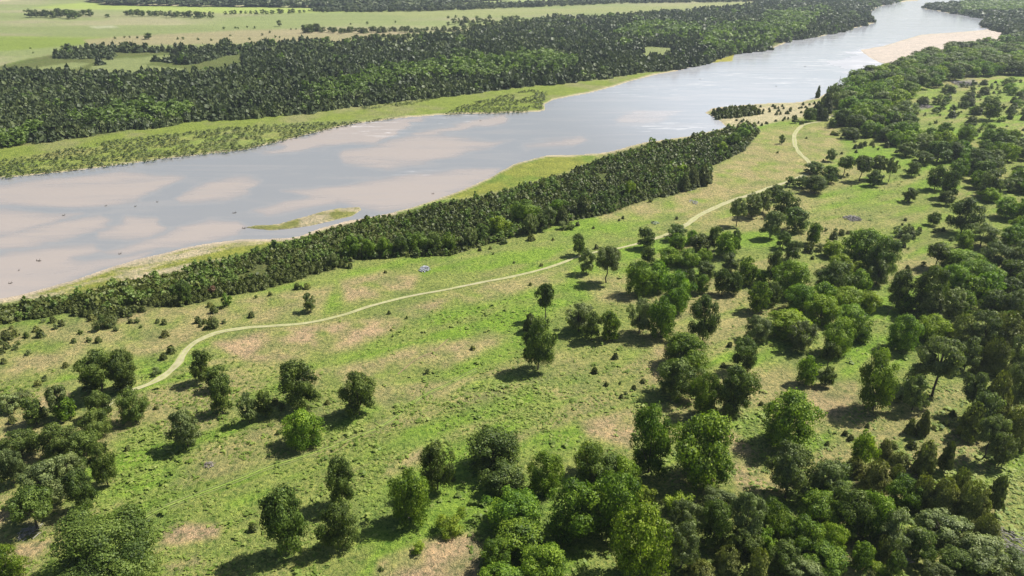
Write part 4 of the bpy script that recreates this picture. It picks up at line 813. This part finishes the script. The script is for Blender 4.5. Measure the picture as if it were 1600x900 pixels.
# ------------------------------------------------------------------ wooded hills beyond the fields
def hills():
    bx = [-1700, -1000, -880, -820, -750, -640, -480, -350, -230, -150, -60, 60, 600]; by = [1300, 1270, 1290, 1420, 1330, 1205, 1170, 1155, 1130, 1165, 1300, 1420, 1600]
    n, m_ = 150, 40; xs = np.linspace(-1700, 600, n); ts = np.linspace(0, 1, m_) ** 1.4
    X, Tt = np.meshgrid(xs, ts); B = np.interp(X, bx, by); Y = B + Tt * 1500
    fade = 1 - sstep(-260, 350, X)
    Z = 120 * sstep(-.1, .75, Tt) * (.5 + .8 * fbm(X / 420, Y / 420, 4, 3)) * fade - 4 * (1 - sstep(0, .03, Tt)) - 1.2
    idx = np.arange(n * m_).reshape(m_, n); F = np.stack([idx[:-1, :-1], idx[:-1, 1:], idx[1:, 1:], idx[1:, :-1]], -1).reshape(-1, 4)
    m, nn, l, b = mat("hill pasture", .95, .1); f = nnode(nn, l, .012, 6, .7, objcoord(nn)); l.new(ramp(nn, l, f, [(.40, (.16, .19, .075)), (.56, (.30, .27, .16))]), b.inputs["Base Color"])
    tag(link("hills", mesh_np("hills", np.stack([X, Y, Z], -1).reshape(-1, 3), F, m, None, True)), kind="structure")
    N = 9000; X = RNG.uniform(-1700, 250, N); t = RNG.uniform(0, 1, N) ** 1.6 * .8; Y = np.interp(X, bx, by) + t * 1500
    Z = 120 * sstep(-.1, .75, t) * (.5 + .8 * fbm(X / 420, Y / 420, 4, 3)) * (1 - sstep(-260, 350, X)) - 1.2
    k = ~(((X > -880) & (X < -735) & (vnoise(X / 25, Y / 25, 8) < .8)) | (vnoise(X / 60, Y / 60, 88) < .12)); w = RNG.uniform(10, 17, N)
    scatter("hill_wood", np.stack([X, Y], -1)[k], w[k], RNG.uniform(5, 9, N)[k], SCT, M_FC, label="dark wood covering the hills at the top left", cat="wood", z=Z[k])
hills()
for nm, P, c in (("distant wood band beyond the fields at top centre", [(480, 17), (560, 15), (640, 13), (740, 9), (850, 7), (850, 11), (760, 14), (700, 17), (600, 19), (500, 19)], 9),
                 ("distant wood band beyond the fields at top right", [(828, 6), (900, 4), (1000, 1), (1200, -1), (1380, -6), (1380, -1), (1250, 3), (1100, 4), (960, 6), (880, 10), (830, 11)], 11)):
    a = sample(P, c); w = RNG.uniform(9, 16, len(a)); scatter("distant_wood", a, w, RNG.uniform(5, 8, len(a)), SR, M_FC, label=nm, cat="wood")

# ------------------------------------------------------------------ low weeds on the meadow
a = np.concatenate([sample([(-80, 980), (-80, 600), (300, 540), (900, 440), (1200, 330), (1500, 250), (1660, 300), (1660, 980)], c, lo, hi) for lo, hi, c in ((20, 110, .62), (110, 160, 1.0), (160, 260, 1.9))])
p, q = proj(a[:, 0], a[:, 1], 0); k = (p > -70) & (p < 1670) & (q < 960)
k &= sdf(p, q, TRACK, False) > 8
a = a[k]; p = p[k]; q = q[k]; dens = vnoise(a[:, 0] / 3.5, a[:, 1] / 3.5, 41) * .6 + vnoise(a[:, 0] / 14, a[:, 1] / 14, 42) * .6
dd = np.zeros(len(a))
for P, w_ in DRY: dd = np.maximum(dd, w_ * sstep(-6, 6, sdf(p, q, P)))
k = RNG.uniform(.25, 1.0, len(a)) < dens - dd * .35; a = a[k]
w = RNG.uniform(.35, 1.0, len(a)); wm = leaf_mat("meadow weeds", (.110, .160, .028), (.175, .245, .042), (.290, .335, .090), .35, 0, 0)
def rosette(seed):
    g = np.random.default_rng(seed); n = 9; t = g.uniform(0, 6.28, n); r = g.uniform(0, .5, n) ** .7 * .6
    P = np.stack([np.cos(t) * r, np.sin(t) * r, .55 - r * .7 + g.uniform(0, .3, n)], -1); N = np.stack([np.cos(t) * .5, np.sin(t) * .5, np.full(n, 1.)], -1)
    return leaves(P, N * 1.2, .2, g, np.clip(.5 + g.normal(0, .25, n), 0, 1), .9)
W6 = [rosette(90 + i) for i in range(6)]
big = RNG.uniform(0, 1, len(a)) < .10; w[big] *= 1.9
scatter("meadow_weeds", a, w, w * RNG.uniform(.25, .5, len(w)), W6, wm, .5, label="knee-high weeds growing through the near meadow", cat="weeds")

# ------------------------------------------------------------------ brush heaps, dead wood, driftwood
def sticks(name, px, py, wpx, dpx, n, thick, lift, label, cat, mtl=DEADWOOD, seed=1, ang=None, group=None):
    rng = random.Random(seed); x, y, z = ground(px, py); s, dep = pxm(py); A = wpx / s / 2; B = dpx / s / math.sin(dep) / 2; P = []
    for i in range(n):
        r = math.sqrt(rng.random()); t = rng.uniform(0, 6.28); cx_, cy_ = A * r * math.cos(t), B * r * math.sin(t); an = rng.uniform(0, 6.28) if ang is None else ang + rng.gauss(0, .35)
        Ln = min(A, 3.2) * rng.uniform(.3, 1.0); zc = lift * (1 - r) * rng.uniform(.3, 1) + thick; e = rng.gauss(0, .22)
        d = np.array((math.cos(an) * math.cos(e), math.sin(an) * math.cos(e), math.sin(e))); c = np.array((cx_, cy_, zc)); pb_ = c + d * Ln * .2 + np.array((rng.gauss(0, .1), rng.gauss(0, .1), .1))
        P.append(tube([c - d * Ln / 2, pb_, c + d * Ln / 2], [thick, thick * .8, thick * .3], 5))
    V, F = join(P); V[:, 2] = np.maximum(V[:, 2], -.05); o = link(name, mesh_np(name, V, F, mtl, None, True), None, (x, y, z)); tag(o, label, cat, group); return o
BLUEGREY = plain_mat("bleached blue-grey wood", (.17, .18, .21), (.50, .52, .56), 2.5)
sticks("brush_pile", 663, 421, 15, 9, 60, .09, .9, "blue-grey brush heap in the meadow between thicket and track", "brush pile", BLUEGREY, 3)
sticks("brush_pile", 1331, 342, 24, 8, 110, .08, .8, "grey brush heap in the middle of the green clearing", "brush pile", plain_mat("grey brush", (.15, .14, .13), (.34, .32, .31), 3), 4)
sticks("brush_pile", 1443, 166, 26, 7, 130, .14, 1.0, "grey-brown slash heap on the upper right slope", "brush pile", plain_mat("slash", (.14, .12, .12), (.30, .27, .26), 3), 5)
sticks("brush_pile", 1506, 131, 34, 6, 130, .16, 1.2, "long grey slash heap near the top of the right slope", "brush pile", plain_mat("slash grey", (.14, .13, .13), (.30, .28, .28), 3), 6)
sticks("brush_pile", 1118, 656, 34, 12, 170, .05, .6, "pinkish-grey brush heap under the dense dark round tree", "brush pile", plain_mat("pinkish brush", (.17, .13, .12), (.40, .34, .31), 3), 7)
sticks("brush_pile", 1083, 316, 13, 6, 40, .07, .4, "small pale brush heap left of the track's upper straight", "brush pile", plain_mat("pale brush", (.2, .2, .18), (.42, .42, .38), 3), 8)
sticks("brush_pile", 1023, 349, 12, 6, 40, .07, .4, "small pale-green brush heap above the trackside grove", "brush pile", plain_mat("mossy brush", (.18, .22, .14), (.36, .42, .28), 3), 9)
sticks("brush_pile", 326, 727, 15, 10, 50, .04, .5, "small grey twig heap in the lower left meadow", "brush pile", plain_mat("twig grey", (.13, .11, .10), (.30, .27, .24), 3), 10)
sticks("log_pile", 1580, 848, 50, 46, 75, .06, .6, "weathered grey fallen branches at the bottom right slope", "fallen branches", DEADWOOD, 11, ang=-.9)
sticks("log_pile", 50, 832, 34, 22, 40, .05, .3, "scattered grey fallen limbs left of the huge oak", "fallen branches", DEADWOOD, 12, ang=.9)
sticks("log_pile", 1415, 872, 30, 16, 40, .06, .4, "grey fallen branches in the bottom right gap", "fallen branches", DEADWOOD, 13, ang=-.2)
def log(px, py, wpx, label, seed, dark=True):
    rng = random.Random(seed); s, _ = pxm(py); x, y = hit(px, py, -1.5); Ln = .62 * wpx / s; a = rng.uniform(-.3, .6); d = np.array((math.cos(a), math.sin(a), 0)); r = min(.18, Ln * .08)
    P = [tube([-d * Ln / 2 + (0, 0, -.03), d * Ln * .05 + (0, 0, .12), d * Ln / 2 + (0, 0, .25)], [r * 1.2, r, r * .5], 7), tube([-d * Ln * .1 + (0, 0, .05), -d * Ln * .02 + (.2, .5, .55)], [r * .6, r * .25], 5),
         tube([d * Ln * .2 + (0, 0, .1), d * Ln * .38 + (-.1, -.5, .4)], [r * .5, r * .2], 5), tube([-d * Ln * .5, -d * Ln * .56 + (.1, .3, .45)], [r * 1.0, r * .4], 5)]
    V, F = join(P); o = link("driftwood_log", mesh_np("driftwood_log", V, F, M_DRIFT, None, True), None, (float(x), float(y), -1.5)); tag(o, label, "driftwood", "driftwood stranded in the river")
M_DRIFT = plain_mat("wet driftwood", (.03, .025, .02), (.12, .10, .085), 4)
for i, (x, y, w, lab) in enumerate(((100, 337, 8, "upper left river, beside a pink bar"), (61, 408, 14, "lower left river, largest of all"), (166, 322, 6, "left river, topmost of the left ones"), (212, 323, 6, "left river, right of the topmost left one"), (367, 333, 10, "left of the grassy islet in open water"),
        (382, 357, 10, "touching the islet's left tip"), (188, 397, 8, "in the lower left river beside the near bank"), (17, 443, 10, "at the left edge near the bank"), (246, 316, 6, "in the shallows at left centre"), (751, 189, 5, "on the pink bar below the far bank"), (1258, 104, 5, "dark stump in the wide upper river"),
        (1213, 135, 4, "tiny dark speck in the upper river"), (1094, 124, 4, "tiny speck near the far bank of upper river"), (677, 303, 7, "by the thicket's bank in mid river"), (30, 423, 5, "small twig in the lower left river"))):
    log(x, y, w, "driftwood " + lab if not lab.startswith(("dark", "tiny", "small")) else lab, 20 + i)
def snag(px, py, h_px, lean, label, name="dead_tree"):
    s, dep = pxm(py); x, y, z = ground(px, py); H = h_px / (s * math.cos(dep)); P = [tube([(0, 0, -.1), (lean * H * .5, 0, H * .55), (lean * H, .1, H)], [H * .022, H * .016, H * .006], 7)]; rng = random.Random(int(px))
    for i in range(9):
        t = rng.uniform(.35, .95); a = rng.uniform(0, 6.28); b_ = np.array((lean * H * t, 0, H * t)); L3 = H * .28 * (1.1 - t) + .3
        P.append(tube([b_, b_ + (math.cos(a) * L3 * .6, math.sin(a) * L3 * .6, L3 * .25), b_ + (math.cos(a) * L3, math.sin(a) * L3, L3 * .7)], [H * .008, H * .005, H * .002], 4))
    V, F = join(P); o = link(name, mesh_np(name, V, F, BARK, None, True), None, (x, y, z)); tag(o, label, "dead tree")
snag(1385, 494, 24, .28, "leaning bare dead trunk in the gap between groves"); snag(965, 476, 18, .05, "bare grey sapling above the row of five trees"); snag(1305, 150, 30, .1, "bare-topped dead tree by the river at the wood's edge"); snag(1545, 650, 60, -.1, "bare pale dead stem inside the tall right stand")
snag(1553, 580, 50, .08, "pale dead trunk in the dark part of the right stand")

# ------------------------------------------------------------------ haze: even thin air over the whole valley
hv = bpy.data.meshes.new("haze"); X0, X1, Y0, Y1, Z0, Z1 = WX.min() - 50, WX.max() + 50, min(WY.min(), -50) - 50, WY.max() + 50, -6.0, 130.0
vs = [(x, y, z) for x in (X0, X1) for y in (Y0, Y1) for z in (Z0, Z1)]; hv.from_pydata([tuple(map(float, v)) for v in vs], [], [(0, 1, 3, 2), (4, 6, 7, 5), (0, 4, 5, 1), (2, 3, 7, 6), (0, 2, 6, 4), (1, 5, 7, 3)])
hm = bpy.data.materials.new("haze air"); hm.use_nodes = True; hn = hm.node_tree.nodes; hn.remove(hn["Principled BSDF"]); pv = hn.new("ShaderNodeVolumePrincipled")
pv.inputs["Color"].default_value = (.78, .88, 1, 1); pv.inputs["Density"].default_value = .00012; pv.inputs["Anisotropy"].default_value = .3
hm.node_tree.links.new(pv.outputs[0], hn["Material Output"].inputs["Volume"]); hv.materials.append(hm); tag(link("haze", hv), "thin pale blue haze over the valley", "haze", None, "stuff")
for o in bpy.data.objects:
    lb = o.get("label")
    if lb and len(lb.replace("-", " ").split()) > 16: print("LONG", lb)
print("objects", len(bpy.data.objects), "trees", len(TREES))
